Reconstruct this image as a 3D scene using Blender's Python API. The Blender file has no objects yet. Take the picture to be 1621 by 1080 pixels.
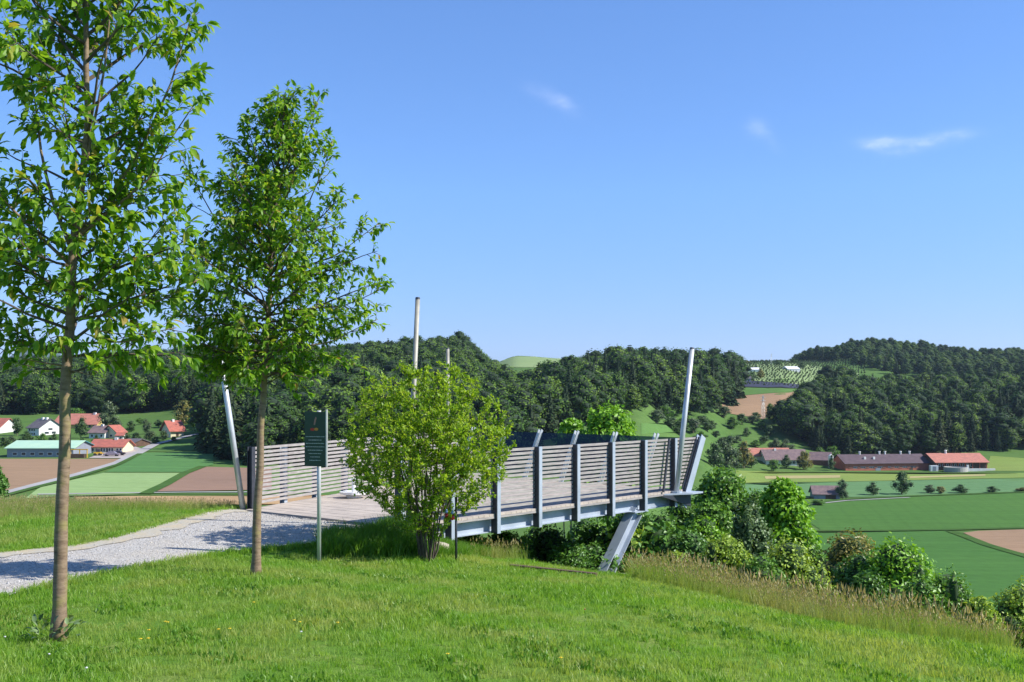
import bpy, math, random
import numpy as np
from mathutils import Vector, Matrix, Euler

sc = bpy.context.scene
COL = sc.collection
R = math.radians
random.seed(7)
RNG = np.random.default_rng(11)

# ------------------------------------------------------------------ camera, sky, sun, exposure
F, CX, HY = 1800.0, 810.5, 618.0           # photograph measured in its own 1621 x 1080 pixels
cam_d = bpy.data.cameras.new('camera')
cam_d.sensor_width = 36.0
cam_d.lens = F / 1621.0 * 36.0
cam_d.shift_y = (HY - 540.0) / 1621.0
cam_d.clip_start = 0.1
cam_d.clip_end = 60000.0
cam = bpy.data.objects.new('camera', cam_d)
COL.objects.link(cam)
cam.location = (0, 0, 0)
cam.rotation_euler = (R(90), 0, 0)
sc.camera = cam

SUN_EL = R(41)
SUN_AZ = math.atan2(0.985, -0.17)           # clockwise from +Y
world = bpy.data.worlds.new('World')
sc.world = world
world.use_nodes = True
wn = world.node_tree
wn.nodes.clear()
def N(nt, typ, **kw):
    n = nt.nodes.new(typ)
    for k, v in kw.items():
        setattr(n, k, v)
    return n
w_out = N(wn, 'ShaderNodeOutputWorld')
w_bg = N(wn, 'ShaderNodeBackground')
w_bg.inputs['Strength'].default_value = 0.15
w_sky = N(wn, 'ShaderNodeTexSky')
w_sky.sky_type = 'NISHITA'
w_sky.sun_disc = False
w_sky.sun_elevation = SUN_EL
w_sky.sun_rotation = SUN_AZ
w_sky.altitude = 1500
w_sky.air_density = 0.85
w_sky.dust_density = 0.0
w_sky.ozone_density = 9.3
# thin wisps of cirrus, placed by sky direction
w_tc = N(wn, 'ShaderNodeTexCoord')
w_sep = N(wn, 'ShaderNodeSeparateXYZ')
wn.links.new(w_tc.outputs['Generated'], w_sep.inputs[0])
def wm(op, a, b=None, c=None):
    n = N(wn, 'ShaderNodeMath', operation=op)
    for i, v in enumerate((a, b, c)):
        if v is None: continue
        if isinstance(v, (int, float)): n.inputs[i].default_value = v
        else: wn.links.new(v, n.inputs[i])
    return n.outputs[0]
w_az = wm('ARCTAN2', w_sep.outputs[0], w_sep.outputs[1])
w_el = wm('ARCSINE', w_sep.outputs[2])
w_noise = N(wn, 'ShaderNodeTexNoise')
w_noise.inputs['Scale'].default_value = 26
w_noise.inputs['Detail'].default_value = 12
w_noise.inputs['Roughness'].default_value = 0.62
w_map = N(wn, 'ShaderNodeMapping')
w_map.inputs['Scale'].default_value = (1, 1, 2.4)
wn.links.new(w_tc.outputs['Generated'], w_map.inputs[0])
wn.links.new(w_map.outputs[0], w_noise.inputs[0])
w_nz = wm('SUBTRACT', w_noise.outputs[0], 0.5)
tot = None
for (px, py, rx, ry, tilt, amp) in ((866, 152, 26, 9, -24, .55), (893, 166, 24, 9, -30, .5), (1199, 204, 15, 11, -10, .6),
                                    (1216, 217, 22, 8, -50, .25), (1403, 227, 34, 8, -3, .8), (1460, 228, 34, 9, 12, .6), (1500, 220, 40, 8, 6, .25)):
    az = math.atan((px - CX) / F)
    el = math.atan((HY - py) / F * math.cos(az))
    u_ = wm('SUBTRACT', w_az, az); v_ = wm('SUBTRACT', w_el, el)
    c_, s_ = math.cos(R(tilt)), math.sin(R(tilt))
    a_ = wm('ADD', wm('MULTIPLY', u_, c_), wm('MULTIPLY', v_, s_))
    b_ = wm('SUBTRACT', wm('MULTIPLY', v_, c_), wm('MULTIPLY', u_, s_))
    q = wm('ADD', wm('POWER', wm('ABSOLUTE', wm('MULTIPLY', a_, F / rx)), 2.0), wm('POWER', wm('ABSOLUTE', wm('MULTIPLY', b_, F / ry)), 2.0))
    g = wm('EXPONENT', wm('MULTIPLY', wm('ADD', q, wm('MULTIPLY', w_nz, 7.5)), -1.0))
    g = wm('MULTIPLY', g, amp)
    tot = g if tot is None else wm('ADD', tot, g)
tot = wm('MULTIPLY', wm('MINIMUM', tot, 1.0), 0.2)
w_mix = N(wn, 'ShaderNodeMix', data_type='RGBA')
wn.links.new(tot, w_mix.inputs[0])
w_rmp = N(wn, 'ShaderNodeValToRGB')          # thicker, less green air towards the horizon, the same all round
_e = w_rmp.color_ramp.elements
while len(_e) < 4: _e.new(.5)
for _q, (_p, _c) in zip(_e, ((0, (.70, .60, .64)), (.055, (.74, .655, .70)), (.17, (.95, .92, .90)), (.32, (1, 1, 1)))): _q.position = _p; _q.color = (*_c, 1)
wn.links.new(w_sep.outputs[2], w_rmp.inputs[0])
w_mul = N(wn, 'ShaderNodeMix', data_type='RGBA', blend_type='MULTIPLY'); w_mul.inputs[0].default_value = 1.0
wn.links.new(w_sky.outputs[0], w_mul.inputs[6]); wn.links.new(w_rmp.outputs[0], w_mul.inputs[7])
wn.links.new(w_mul.outputs[2], w_mix.inputs[6])
w_mix.inputs[7].default_value = (6.2, 6.3, 7.4, 1)
wn.links.new(w_mix.outputs[2], w_bg.inputs[0])
wn.links.new(w_bg.outputs[0], w_out.inputs[0])

sun_d = bpy.data.lights.new('sun', 'SUN')
sun_d.energy = 4.8
sun_d.angle = R(0.53)
sun_d.color = (1.0, 0.955, 0.88)
sun = bpy.data.objects.new('sun', sun_d)
COL.objects.link(sun)
to_sun = Vector((math.sin(SUN_AZ) * math.cos(SUN_EL), math.cos(SUN_AZ) * math.cos(SUN_EL), math.sin(SUN_EL)))
sun.rotation_euler = to_sun.to_track_quat('Z', 'Y').to_euler()
sun.location = (30, -5, 40)

vs = sc.view_settings
vs.view_transform = 'Standard'; vs.look = 'None'; vs.gamma = 1.0; vs.use_curve_mapping = False
vs.exposure = 0.70
sc.cycles.max_bounces = 7
sc.cycles.diffuse_bounces = 3
sc.cycles.glossy_bounces = 3
sc.cycles.transmission_bounces = 5
sc.cycles.transparent_max_bounces = 8
sc.cycles.volume_bounces = 0

# ------------------------------------------------------------------ helpers
def P(px, py, d):
    return Vector(((px - CX) / F * d, d, (HY - py) / F * d))

def tag(o, label=None, cat=None, group=None, kind=None):
    if label: o['label'] = label
    if cat: o['category'] = cat
    if group: o['group'] = group
    if kind: o['kind'] = kind
    return o

def link(name, data, parent=None, loc=None, rot=None):
    o = bpy.data.objects.new(name, data)
    COL.objects.link(o)
    if parent: o.parent = parent
    if loc is not None: o.location = loc
    if rot is not None: o.rotation_euler = rot
    return o

def empty(name, loc, rz=0.0, **kw):
    o = link(name, None, None, loc, (0, 0, rz))
    o.empty_display_size = 0.2
    return tag(o, **kw)

def mesh(name, v, f, m=None, smooth=False):
    me = bpy.data.meshes.new(name)
    me.from_pydata([tuple(x) for x in v], [], [tuple(x) for x in f])
    if m is not None:
        for x in (m if isinstance(m, (list, tuple)) else [m]): me.materials.append(x)
    if smooth:
        me.polygons.foreach_set('use_smooth', [True] * len(me.polygons))
    me.update()
    return me

def np_mesh(name, V, tris, mats, rnd=None, matidx=None, smooth=False):
    """fast mesh from numpy verts and (n,k) faces of one size"""
    me = bpy.data.meshes.new(name)
    V = np.ascontiguousarray(V, dtype=np.float32); T = np.ascontiguousarray(tris, dtype=np.int32)
    n, k = T.shape
    me.vertices.add(len(V)); me.vertices.foreach_set('co', V.ravel())
    me.loops.add(n * k); me.loops.foreach_set('vertex_index', T.ravel())
    me.polygons.add(n)
    me.polygons.foreach_set('loop_start', np.arange(0, n * k, k, dtype=np.int32))
    me.polygons.foreach_set('loop_total', np.full(n, k, dtype=np.int32))
    for m in (mats if isinstance(mats, (list, tuple)) else [mats]): me.materials.append(m)
    if matidx is not None: me.polygons.foreach_set('material_index', np.asarray(matidx, dtype=np.int32))
    if smooth: me.polygons.foreach_set('use_smooth', np.ones(n, dtype=bool))
    me.update(calc_edges=True)
    if rnd is not None:
        a = me.attributes.new('rnd', 'FLOAT', 'FACE'); a.data.foreach_set('value', np.asarray(rnd, dtype=np.float32))
    return me

class MB:
    """collects boxes, bars and tubes into one mesh"""
    def __init__(s): s.v = []; s.f = []
    def add(s, v, f):
        b = len(s.v); s.v += [Vector(x) for x in v]; s.f += [tuple(i + b for i in q) for q in f]; return s
    def box(s, x0, x1, y0, y1, z0, z1, M=None):
        v = [Vector((x, y, z)) for x in (x0, x1) for y in (y0, y1) for z in (z0, z1)]
        if M is not None: v = [M @ p for p in v]
        return s.add(v, [(0, 1, 3, 2), (4, 6, 7, 5), (0, 4, 5, 1), (2, 3, 7, 6), (0, 2, 6, 4), (1, 5, 7, 3)])
    def bar(s, a, b, w, h, side=None):
        """box from a to b, width w along side, height h across"""
        a = Vector(a); b = Vector(b); d = (b - a).normalized()
        sd = Vector(side) if side is not None else d.cross(Vector((0, 0, 1)))
        sd = (sd - d * sd.dot(d)).normalized(); u = sd.cross(d).normalized()
        v = [p + sd * (i * w / 2) + u * (j * h / 2) for p in (a, b) for i in (-1, 1) for j in (-1, 1)]
        return s.add(v, [(0, 1, 3, 2), (4, 6, 7, 5), (0, 4, 5, 1), (2, 3, 7, 6), (0, 2, 6, 4), (1, 5, 7, 3)])
    def hbeam(s, a, b, w, h, t, side):
        """H section: flanges of width w (along side) at distance h apart"""
        a = Vector(a); b = Vector(b); d = (b - a).normalized()
        sd = Vector(side); sd = (sd - d * sd.dot(d)).normalized(); u = sd.cross(d).normalized()
        s.bar(a + u * (h / 2 - t / 2), b + u * (h / 2 - t / 2), w, t, sd)
        s.bar(a - u * (h / 2 - t / 2), b - u * (h / 2 - t / 2), w, t, sd)
        s.bar(a, b, t, h - 2 * t, sd)
        return s
    def tube(s, pts, rad, n=6, cap=True):
        pts = [Vector(p) for p in pts]
        rings = []; b = len(s.v)
        up = Vector((0.13, 0.2, 1)).normalized()
        for i, p in enumerate(pts):
            d = (pts[min(i + 1, len(pts) - 1)] - pts[max(i - 1, 0)])
            if d.length < 1e-9: d = Vector((0, 0, 1))
            d.normalize()
            ref = Vector((1, 0, 0)) if abs(d.x) < 0.8 else Vector((0, 1, 0))
            e1 = d.cross(ref).normalized(); e2 = d.cross(e1)
            r = rad[i] if isinstance(rad, (list, tuple)) else rad
            s.v += [p + (e1 * math.cos(2 * math.pi * k / n) + e2 * math.sin(2 * math.pi * k / n)) * r for k in range(n)]
        for i in range(len(pts) - 1):
            for k in range(n):
                a0 = b + i * n + k; a1 = b + i * n + (k + 1) % n
                s.f.append((a0, a1, a1 + n, a0 + n))
        if cap:
            s.f.append(tuple(b + k for k in range(n))[::-1])
            s.f.append(tuple(b + (len(pts) - 1) * n + k for k in range(n)))
        return s
    def lathe(s, prof, c=(0, 0, 0), n=16):
        b = len(s.v); c = Vector(c)
        for r, z in prof:
            s.v += [c + Vector((r * math.cos(2 * math.pi * k / n), r * math.sin(2 * math.pi * k / n), z)) for k in range(n)]
        for i in range(len(prof) - 1):
            for k in range(n):
                a0 = b + i * n + k; a1 = b + i * n + (k + 1) % n
                s.f.append((a0, a1, a1 + n, a0 + n))
        s.f.append(tuple(b + k for k in range(n))[::-1])
        s.f.append(tuple(b + (len(prof) - 1) * n + k for k in range(n)))
        return s
    def build(s, name, m, parent=None, smooth=False, loc=None, rot=None):
        return link(name, mesh(name, s.v, s.f, m, smooth), parent, loc, rot)

# ------------------------------------------------------------------ materials
def new_mat(name):
    m = bpy.data.materials.new(name); m.use_nodes = True
    nt = m.node_tree; b = nt.nodes['Principled BSDF']
    return m, nt, b

def c4(c): return (c[0], c[1], c[2], 1)

def ramp(nt, fac, cols):
    r = N(nt, 'ShaderNodeValToRGB')
    el = r.color_ramp.elements
    while len(el) < len(cols): el.new(0.5)
    for e, (p, c) in zip(el, cols): e.position = p; e.color = c4(c)
    nt.links.new(fac, r.inputs[0])
    return r.outputs[0]

def coords(nt, scale=(1, 1, 1), obj=False):
    if obj: src = N(nt, 'ShaderNodeTexCoord').outputs['Object']
    else: src = N(nt, 'ShaderNodeNewGeometry').outputs['Position']
    mp = N(nt, 'ShaderNodeMapping'); mp.inputs['Scale'].default_value = scale
    nt.links.new(src, mp.inputs[0])
    return mp.outputs[0]

def noise(nt, co, scale, detail=4, rough=0.55):
    n = N(nt, 'ShaderNodeTexNoise')
    n.inputs['Scale'].default_value = scale; n.inputs['Detail'].default_value = detail; n.inputs['Roughness'].default_value = rough
    nt.links.new(co, n.inputs['Vector'])
    return n.outputs['Fac']

def bump(nt, b, h, strength, dist=0.02):
    n = N(nt, 'ShaderNodeBump'); n.inputs['Strength'].default_value = strength; n.inputs['Distance'].default_value = dist
    nt.links.new(h, n.inputs['Height']); nt.links.new(n.outputs[0], b.inputs['Normal'])

def mixc(nt, fac, a, b, mode='MIX'):
    n = N(nt, 'ShaderNodeMix', data_type='RGBA', blend_type=mode)
    for i, v in ((0, fac), (6, a), (7, b)):
        if isinstance(v, (int, float)): n.inputs[i].default_value = v
        elif isinstance(v, tuple): n.inputs[i].default_value = c4(v)
        else: nt.links.new(v, n.inputs[i])
    return n.outputs[2]

def surf(name, c1, c2=None, scale=3.0, rough=0.7, metallic=0.0, bmp=0.0, stretch=(1, 1, 1), obj=False, detail=5, bscale=None, lo=.35, hi=.65, bdist=.02):
    m, nt, b = new_mat(name)
    b.inputs['Roughness'].default_value = rough; b.inputs['Metallic'].default_value = metallic
    co = coords(nt, stretch, obj)
    nz = noise(nt, co, scale, detail)
    nt.links.new(ramp(nt, nz, [(lo, c1), (hi, c2 or tuple(x * .8 for x in c1))]), b.inputs['Base Color'])
    if bmp:
        nb = noise(nt, co, bscale or scale * 4, 4)
        bump(nt, b, nb, bmp, bdist)
    return m

def leaf_mat(name, cols, trans=0.35, tcol=None, rough=0.45, mode='attr', spec=0.4, patch=None, own=.5):
    """foliage: colour varies from leaf to leaf; part of the light passes through"""
    m, nt, b = new_mat(name)
    out = nt.nodes['Material Output']
    if mode == 'attr':
        a = N(nt, 'ShaderNodeAttribute'); a.attribute_name = 'rnd'; fac = a.outputs['Fac']
    else:
        fac = N(nt, 'ShaderNodeObjectInfo').outputs['Random']
    if mode == 'both':
        a = N(nt, 'ShaderNodeAttribute'); a.attribute_name = 'rnd'
        fr = N(nt, 'ShaderNodeMix'); fr.inputs[0].default_value = own
        nt.links.new(a.outputs['Fac'], fr.inputs[2]); nt.links.new(fac, fr.inputs[3])
        fac = fr.outputs[0]
    n = len(cols)
    col = ramp(nt, fac, [(i / (n - 1), c) if not (isinstance(c[0], tuple)) else (c[1], c[0]) for i, c in enumerate(cols)])
    if patch:                                # slow change of colour over the ground
        nz = noise(nt, coords(nt), patch[0], 3)
        f2 = ramp(nt, nz, [(0.42, (0, 0, 0)), (0.64, (1, 1, 1))])
        col = mixc(nt, f2, col, patch[1])
    b.inputs['Roughness'].default_value = rough
    b.inputs['Specular IOR Level'].default_value = spec
    nt.links.new(col, b.inputs['Base Color'])
    tr = N(nt, 'ShaderNodeBsdfTranslucent')
    tc = mixc(nt, 1.0, col, tcol or (1.35, 1.3, 0.6), 'MULTIPLY')
    nt.links.new(tc, tr.inputs[0])
    mx = N(nt, 'ShaderNodeMixShader'); mx.inputs[0].default_value = trans
    nt.links.new(b.outputs[0], mx.inputs[1]); nt.links.new(tr.outputs[0], mx.inputs[2])
    nt.links.new(mx.outputs[0], out.inputs[0])
    return m

M = {}
M['bark'] = surf('bark', (0.34, 0.265, 0.175), (0.19, 0.14, 0.09), 9, .85, bmp=.7, stretch=(1, 1, .8), bscale=26, bdist=.01)
def bark_young():
    m, nt, b = new_mat('cherry_bark')
    co = coords(nt, (4, 4, 13)); n1 = noise(nt, co, 2.2, 5, .6)
    c = ramp(nt, n1, [(.28, (0.09, 0.055, 0.035)), (.42, (0.18, 0.12, 0.072)), (.6, (0.25, 0.175, 0.11)), (.74, (0.12, .08, .05))])
    n2 = noise(nt, coords(nt, (1, 1, 1)), 7, 4)
    f = ramp(nt, n2, [(.52, (0, 0, 0)), (.68, (1, 1, 1))])
    c = mixc(nt, f, c, (0.24, 0.195, 0.075))
    n4 = noise(nt, coords(nt, (1, 1, 2.2)), 16, 5, .7)
    c = mixc(nt, ramp(nt, n4, [(.55, (0, 0, 0)), (.72, (.8, .8, .8))]), c, (0.12, 0.08, 0.05))
    nt.links.new(c, b.inputs['Base Color']); b.inputs['Roughness'].default_value = .75
    bump(nt, b, n1, .6, .012)
    return m
M['cherry_bark'] = bark_young()
M['twig'] = surf('twig', (0.11, 0.085, 0.06), (0.07, 0.05, 0.04), 12, .8)
M['cherry_leaf'] = leaf_mat('cherry_leaf', [(0.065, 0.17, 0.012), (0.13, 0.28, 0.018), (0.20, 0.37, 0.026), (0.28, 0.44, 0.04), (0.40, 0.26, 0.06)], .52)
M['cherry_leaf_single'] = leaf_mat('cherry_leaf_single', [(0.065, 0.17, 0.012), (0.13, 0.28, 0.018), (0.20, 0.37, 0.026), (0.28, 0.44, 0.04), (0.40, 0.26, 0.06)], .52, mode='obj')
M['lime_leaf'] = leaf_mat('lime_leaf', [(0.15, 0.28, 0.018), (0.22, 0.37, 0.025), (0.31, 0.45, 0.035), (0.40, 0.51, 0.05)], .5)
def shrub_mat(name, a, b_, tr=.28): return leaf_mat(name, [a, tuple((x + y) / 2 for x, y in zip(a, b_)), b_], tr)
M['leaf_bright'] = shrub_mat('leaf_bright', (0.122, 0.28, 0.018), (0.246, 0.473, 0.036), .33)
M['leaf_mid'] = shrub_mat('leaf_mid', (0.079, 0.189, 0.023), (0.179, 0.35, 0.043))
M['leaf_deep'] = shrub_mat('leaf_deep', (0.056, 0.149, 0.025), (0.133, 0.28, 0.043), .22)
M['leaf_silver'] = shrub_mat('leaf_silver', (0.096, 0.168, 0.061), (0.204, 0.288, 0.121), .2)
M['leaf_yellow'] = shrub_mat('leaf_yellow', (0.189, 0.297, 0.036), (0.377, 0.508, 0.072), .3)
M['leaf_olive'] = shrub_mat('leaf_olive', (0.174, 0.196, 0.039), (0.319, 0.266, 0.072), .3)
M['leaf_far'] = shrub_mat('leaf_far', (0.044, 0.098, 0.024), (0.106, 0.186, 0.042), .16)
M['leaf_far_grey'] = shrub_mat('leaf_far_grey', (0.072, 0.115, 0.05), (0.144, 0.201, 0.077), .15)
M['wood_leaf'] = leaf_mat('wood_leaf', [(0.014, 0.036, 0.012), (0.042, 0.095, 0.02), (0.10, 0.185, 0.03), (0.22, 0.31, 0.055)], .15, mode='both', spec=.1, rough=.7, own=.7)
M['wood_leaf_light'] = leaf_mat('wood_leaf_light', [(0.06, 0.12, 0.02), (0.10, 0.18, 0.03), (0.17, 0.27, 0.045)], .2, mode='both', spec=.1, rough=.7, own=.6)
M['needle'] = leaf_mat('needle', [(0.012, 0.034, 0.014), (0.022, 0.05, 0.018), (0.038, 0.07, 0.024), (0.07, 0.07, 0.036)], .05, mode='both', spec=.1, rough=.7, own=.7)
M['core'] = surf('inner_foliage', (0.010, 0.024, 0.008), (0.018, 0.04, 0.010), 3, .9)  # inner shade of the far crowns is put into this dark colour
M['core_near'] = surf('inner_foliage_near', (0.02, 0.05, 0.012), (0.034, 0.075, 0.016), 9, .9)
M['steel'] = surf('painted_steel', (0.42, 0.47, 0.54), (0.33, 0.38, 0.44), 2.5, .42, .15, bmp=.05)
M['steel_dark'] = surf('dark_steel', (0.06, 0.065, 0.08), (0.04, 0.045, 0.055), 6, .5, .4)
M['galv'] = surf('galvanised_tube', (0.60, 0.62, 0.62), (0.42, 0.44, 0.45), 8, .4, .35, stretch=(1, 1, .4))
M['mast_grey'] = surf('dull_mast_tube', (0.40, 0.38, 0.32), (0.27, 0.26, 0.22), 5, .6, .2)
M['slat'] = surf('weathered_slat', (0.36, 0.33, 0.31), (0.24, 0.22, 0.205), 5, .75, stretch=(1, 1, 9), bmp=.15, bscale=30)
M['deck'] = surf('weathered_planks', (0.47, 0.405, 0.34), (0.35, 0.30, 0.255), 3, .8, stretch=(1, 1, 1), bmp=.1)
M['concrete'] = surf('concrete', (0.44, 0.42, 0.38), (0.31, 0.30, 0.27), 5, .9, bmp=.3, bscale=40)
M['white_paint'] = surf('white_enamel', (0.80, 0.80, 0.79), (0.72, 0.72, 0.70), 8, .35)
M['stone'] = surf('pale_stone', (0.46, 0.41, 0.32), (0.30, 0.26, 0.2), 6, .9, bmp=.5)
M['sign_green'] = surf('sign_green', (0.008, 0.050, 0.030), (0.006, 0.042, 0.026), 5, .35)
M['print_white'] = surf('print_white', (0.45, 0.52, 0.50), (0.38, .45, .43), 60, .5)
M['print_red'] = surf('print_red', (0.42, 0.02, 0.015), (0.5, 0.05, 0.02), 60, .5)
M['print_yellow'] = surf('print_yellow', (0.52, 0.30, 0.03), (0.6, 0.2, 0.03), 60, .5)
M['print_pink'] = surf('print_pink', (0.40, 0.16, 0.11), (0.25, 0.2, 0.2), 40, .5)
M['red'] = surf('red_glaze', (0.55, 0.025, 0.03), (0.4, 0.02, 0.02), 20, .25)
M['blue_cap'] = surf('blue_cap', (0.12, 0.25, 0.6), (0.5, 0.6, 0.75), 30, .5)
M['yellow_petal'] = surf('yellow_petal', (0.80, 0.62, 0.03), (0.7, 0.5, 0.02), 30, .6)
M['white_petal'] = surf('white_petal', (0.8, 0.8, 0.78), (0.7, 0.65, 0.7), 30, .6)
M['roof_red'] = surf('red_tiles', (0.42, 0.125, 0.085), (0.29, 0.095, 0.07), .9, .8, bmp=.4, bscale=3)
M['roof_salmon'] = surf('salmon_tiles', (0.46, 0.175, 0.12), (0.34, 0.135, 0.10), .6, .8, bmp=.4, bscale=3)
M['roof_brown'] = surf('brown_tiles', (0.20, 0.135, 0.13), (0.13, 0.09, 0.095), .7, .85, bmp=.4, bscale=3)
M['roof_grey'] = surf('grey_tiles', (0.135, 0.12, 0.13), (0.085, 0.078, 0.09), .7, .8, bmp=.4, bscale=3)
M['roof_barn'] = surf('purplish_tiles', (0.105, 0.07, 0.08), (0.075, 0.05, 0.058), .5, .85, bmp=.4, bscale=3)
M['roof_mint'] = surf('mint_roof_sheet', (0.42, 0.60, 0.42), (0.36, 0.55, 0.40), .3, .5)
M['roof_teal'] = surf('teal_roof_sheet', (0.06, 0.25, 0.28), (0.045, 0.2, 0.24), .3, .5)
M['wall_white'] = surf('white_render', (0.74, 0.73, 0.70), (0.64, 0.63, 0.60), .8, .85)
M['wall_cream'] = surf('cream_render', (0.72, 0.64, 0.42), (0.64, 0.57, 0.38), .8, .85)
M['wall_yellow'] = surf('yellow_render', (0.70, 0.52, 0.18), (0.62, 0.46, 0.17), .8, .85)
M['wall_grey'] = surf('grey_cladding', (0.25, 0.27, 0.32), (0.21, 0.23, 0.28), .5, .7)
M['wall_brick'] = surf('red_brick_wall', (0.48, 0.15, 0.09), (0.40, 0.12, 0.075), .5, .85, bmp=.2, bscale=5)
M['wall_wood'] = surf('dark_timber', (0.12, 0.07, 0.045), (0.08, 0.045, 0.03), 1, .85)
M['glass_dark'] = surf('window_glass', (0.03, 0.04, 0.055), (0.045, 0.055, 0.07), 1, .12)
M['film'] = surf('greenhouse_film', (0.78, 0.78, 0.76), (0.70, 0.70, 0.69), .4, .5)
M['car_dark'] = surf('dark_car_paint', (0.05, 0.04, 0.05), (0.06, 0.05, 0.06), 1, .25, .3)
M['car_pink'] = surf('greyish_car_paint', (0.33, 0.27, 0.30), (0.3, 0.25, 0.28), 1, .25, .3)
M['machine_yellow'] = surf('machine_yellow', (0.72, 0.45, 0.03), (0.62, 0.36, 0.03), 1, .45)
M['machine_red'] = surf('machine_red', (0.6, 0.08, 0.04), (0.5, 0.06, 0.03), 1, .45)
M['rubber'] = surf('rubber', (0.02, 0.02, 0.02), (0.03, 0.03, 0.03), 5, .9)
def glass_mat():
    m, nt, b = new_mat('tinted_glass')
    out = nt.nodes['Material Output']; nt.nodes.remove(b)
    t = N(nt, 'ShaderNodeBsdfTransparent'); g = N(nt, 'ShaderNodeBsdfGlossy')
    nz = noise(nt, coords(nt), 3, 2)
    nt.links.new(ramp(nt, nz, [(.3, (0.30, 0.36, 0.38)), (.7, (0.35, 0.41, 0.43))]), t.inputs[0])
    g.inputs['Roughness'].default_value = .03; g.inputs['Color'].default_value = (.9, .95, 1, 1)
    fr = N(nt, 'ShaderNodeFresnel'); fr.inputs[0].default_value = 1.45
    mx = N(nt, 'ShaderNodeMixShader')
    fm = N(nt, 'ShaderNodeMath', operation='MULTIPLY'); nt.links.new(fr.outputs[0], fm.inputs[0]); fm.inputs[1].default_value = .07
    nt.links.new(fm.outputs[0], mx.inputs[0]); nt.links.new(t.outputs[0], mx.inputs[1]); nt.links.new(g.outputs[0], mx.inputs[2])
    nt.links.new(mx.outputs[0], out.inputs[0])
    return m
M['glass'] = glass_mat()

def lawn_mat():
    m, nt, b = new_mat('mown_lawn')
    co = coords(nt)
    n1 = noise(nt, co, 1.1, 5, .65); n2 = noise(nt, co, 28, 5, .7)
    a = ramp(nt, n1, [(.36, (0.09, 0.21, 0.02)), (.5, (0.14, 0.27, 0.03)), (.64, (0.24, 0.31, 0.07))])
    c = mixc(nt, ramp(nt, n2, [(.35, (0, 0, 0)), (.65, (.75, .75, .75))]), a, (0.10, 0.19, 0.025))
    nt.links.new(c, b.inputs['Base Color']); b.inputs['Roughness'].default_value = .9; b.inputs['Specular IOR Level'].default_value = .1
    bump(nt, b, n2, .8, .05)
    return m
M['lawn'] = lawn_mat()
def field(name, c1, c2, rows=None, ang=0.0, rscale=1.0, amt=.09):
    """crop or bare soil: slow tonal change plus drilled rows"""
    m, nt, b = new_mat(name)
    co = coords(nt); n1 = noise(nt, co, .02, 5, .6); n3 = noise(nt, co, .35, 4, .7)
    c = ramp(nt, n1, [(.35, c1), (.65, c2)])
    mq = N(nt, 'ShaderNodeMapping'); mq.inputs['Rotation'].default_value = (0, 0, R(ang)); mq.inputs['Scale'].default_value = (.012, .30, 1)
    nt.links.new(N(nt, 'ShaderNodeNewGeometry').outputs['Position'], mq.inputs[0]); n5 = noise(nt, mq.outputs[0], 1.0, 6, .7)
    c = mixc(nt, .30, c, ramp(nt, n5, [(.35, tuple(x * .62 for x in c1)), (.65, tuple(min(1, x * 1.35) for x in c2))]))
    c = mixc(nt, .25, c, ramp(nt, n3, [(.3, tuple(x * .6 for x in c1)), (.7, tuple(x * 1.25 for x in c2))]))
    if rows:
        mp = N(nt, 'ShaderNodeMapping'); mp.inputs['Rotation'].default_value = (0, 0, R(ang))
        nt.links.new(N(nt, 'ShaderNodeNewGeometry').outputs['Position'], mp.inputs[0])
        w = N(nt, 'ShaderNodeTexWave'); w.inputs['Scale'].default_value = rows; w.inputs['Distortion'].default_value = 1.2; w.inputs['Detail'].default_value = 3
        w.inputs['Detail Scale'].default_value = .25
        nt.links.new(mp.outputs[0], w.inputs[0])
        c = mixc(nt, ramp(nt, w.outputs['Fac'], [(.75, (0, 0, 0)), (1, (amt, amt, amt))]), c, tuple(x * .45 for x in c1))
    nt.links.new(c, b.inputs['Base Color']); b.inputs['Roughness'].default_value = .95; b.inputs['Specular IOR Level'].default_value = .05
    return m
M['meadow'] = field('meadow', (0.065, 0.14, 0.032), (0.10, 0.17, 0.045))
M['f_green'] = field('green_crop', (0.060, 0.142, 0.030), (0.076, 0.165, 0.036), .06, 12)
M['f_green2'] = field('green_crop_low', (0.054, 0.138, 0.031), (0.068, 0.158, 0.036), .08, -35)
M['f_blue'] = field('bluish_crop', (0.10, 0.20, 0.085), (0.12, 0.225, 0.09), .1, 0)
M['f_light'] = field('pale_green_crop', (0.22, 0.33, 0.12), (0.25, 0.35, 0.15), .12, 70)
M['f_mid'] = field('mid_green_crop', (0.075, 0.18, 0.055), (0.095, 0.205, 0.065), .1, 70)
M['f_up'] = field('upper_green_crop', (0.085, 0.175, 0.045), (0.10, 0.19, 0.05), .08, 70)
M['f_yellow'] = field('yellowish_meadow', (0.22, 0.27, 0.07), (0.17, 0.25, 0.06), .1, 5)
M['f_tan'] = field('straw_strip', (0.40, 0.33, 0.16), (0.34, 0.30, 0.14))
M['f_brown'] = field('brown_soil', (0.31, 0.205, 0.125), (0.26, 0.175, 0.11), .1, 80, amt=.08)
M['f_orange'] = field('ochre_soil', (0.40, 0.27, 0.14), (0.36, 0.24, 0.13), .15, 88, amt=.08)
M['f_purple'] = field('reddish_soil', (0.29, 0.185, 0.13), (0.22, 0.145, 0.105), .12, 60, amt=.08)
M['f_net'] = field('dark_net_rows', (0.045, 0.05, 0.08), (0.055, 0.06, 0.09), .2, 60)
M['f_hill'] = field('far_hill_orchard', (0.19, 0.27, 0.11), (0.23, 0.30, 0.13), .05, 30)
M['f_verge'] = field('dark_verge', (0.04, 0.10, 0.02), (0.07, 0.13, 0.03))
M['road'] = surf('pale_road', (0.36, 0.35, 0.34), (0.30, 0.29, 0.28), .1, .9)
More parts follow.
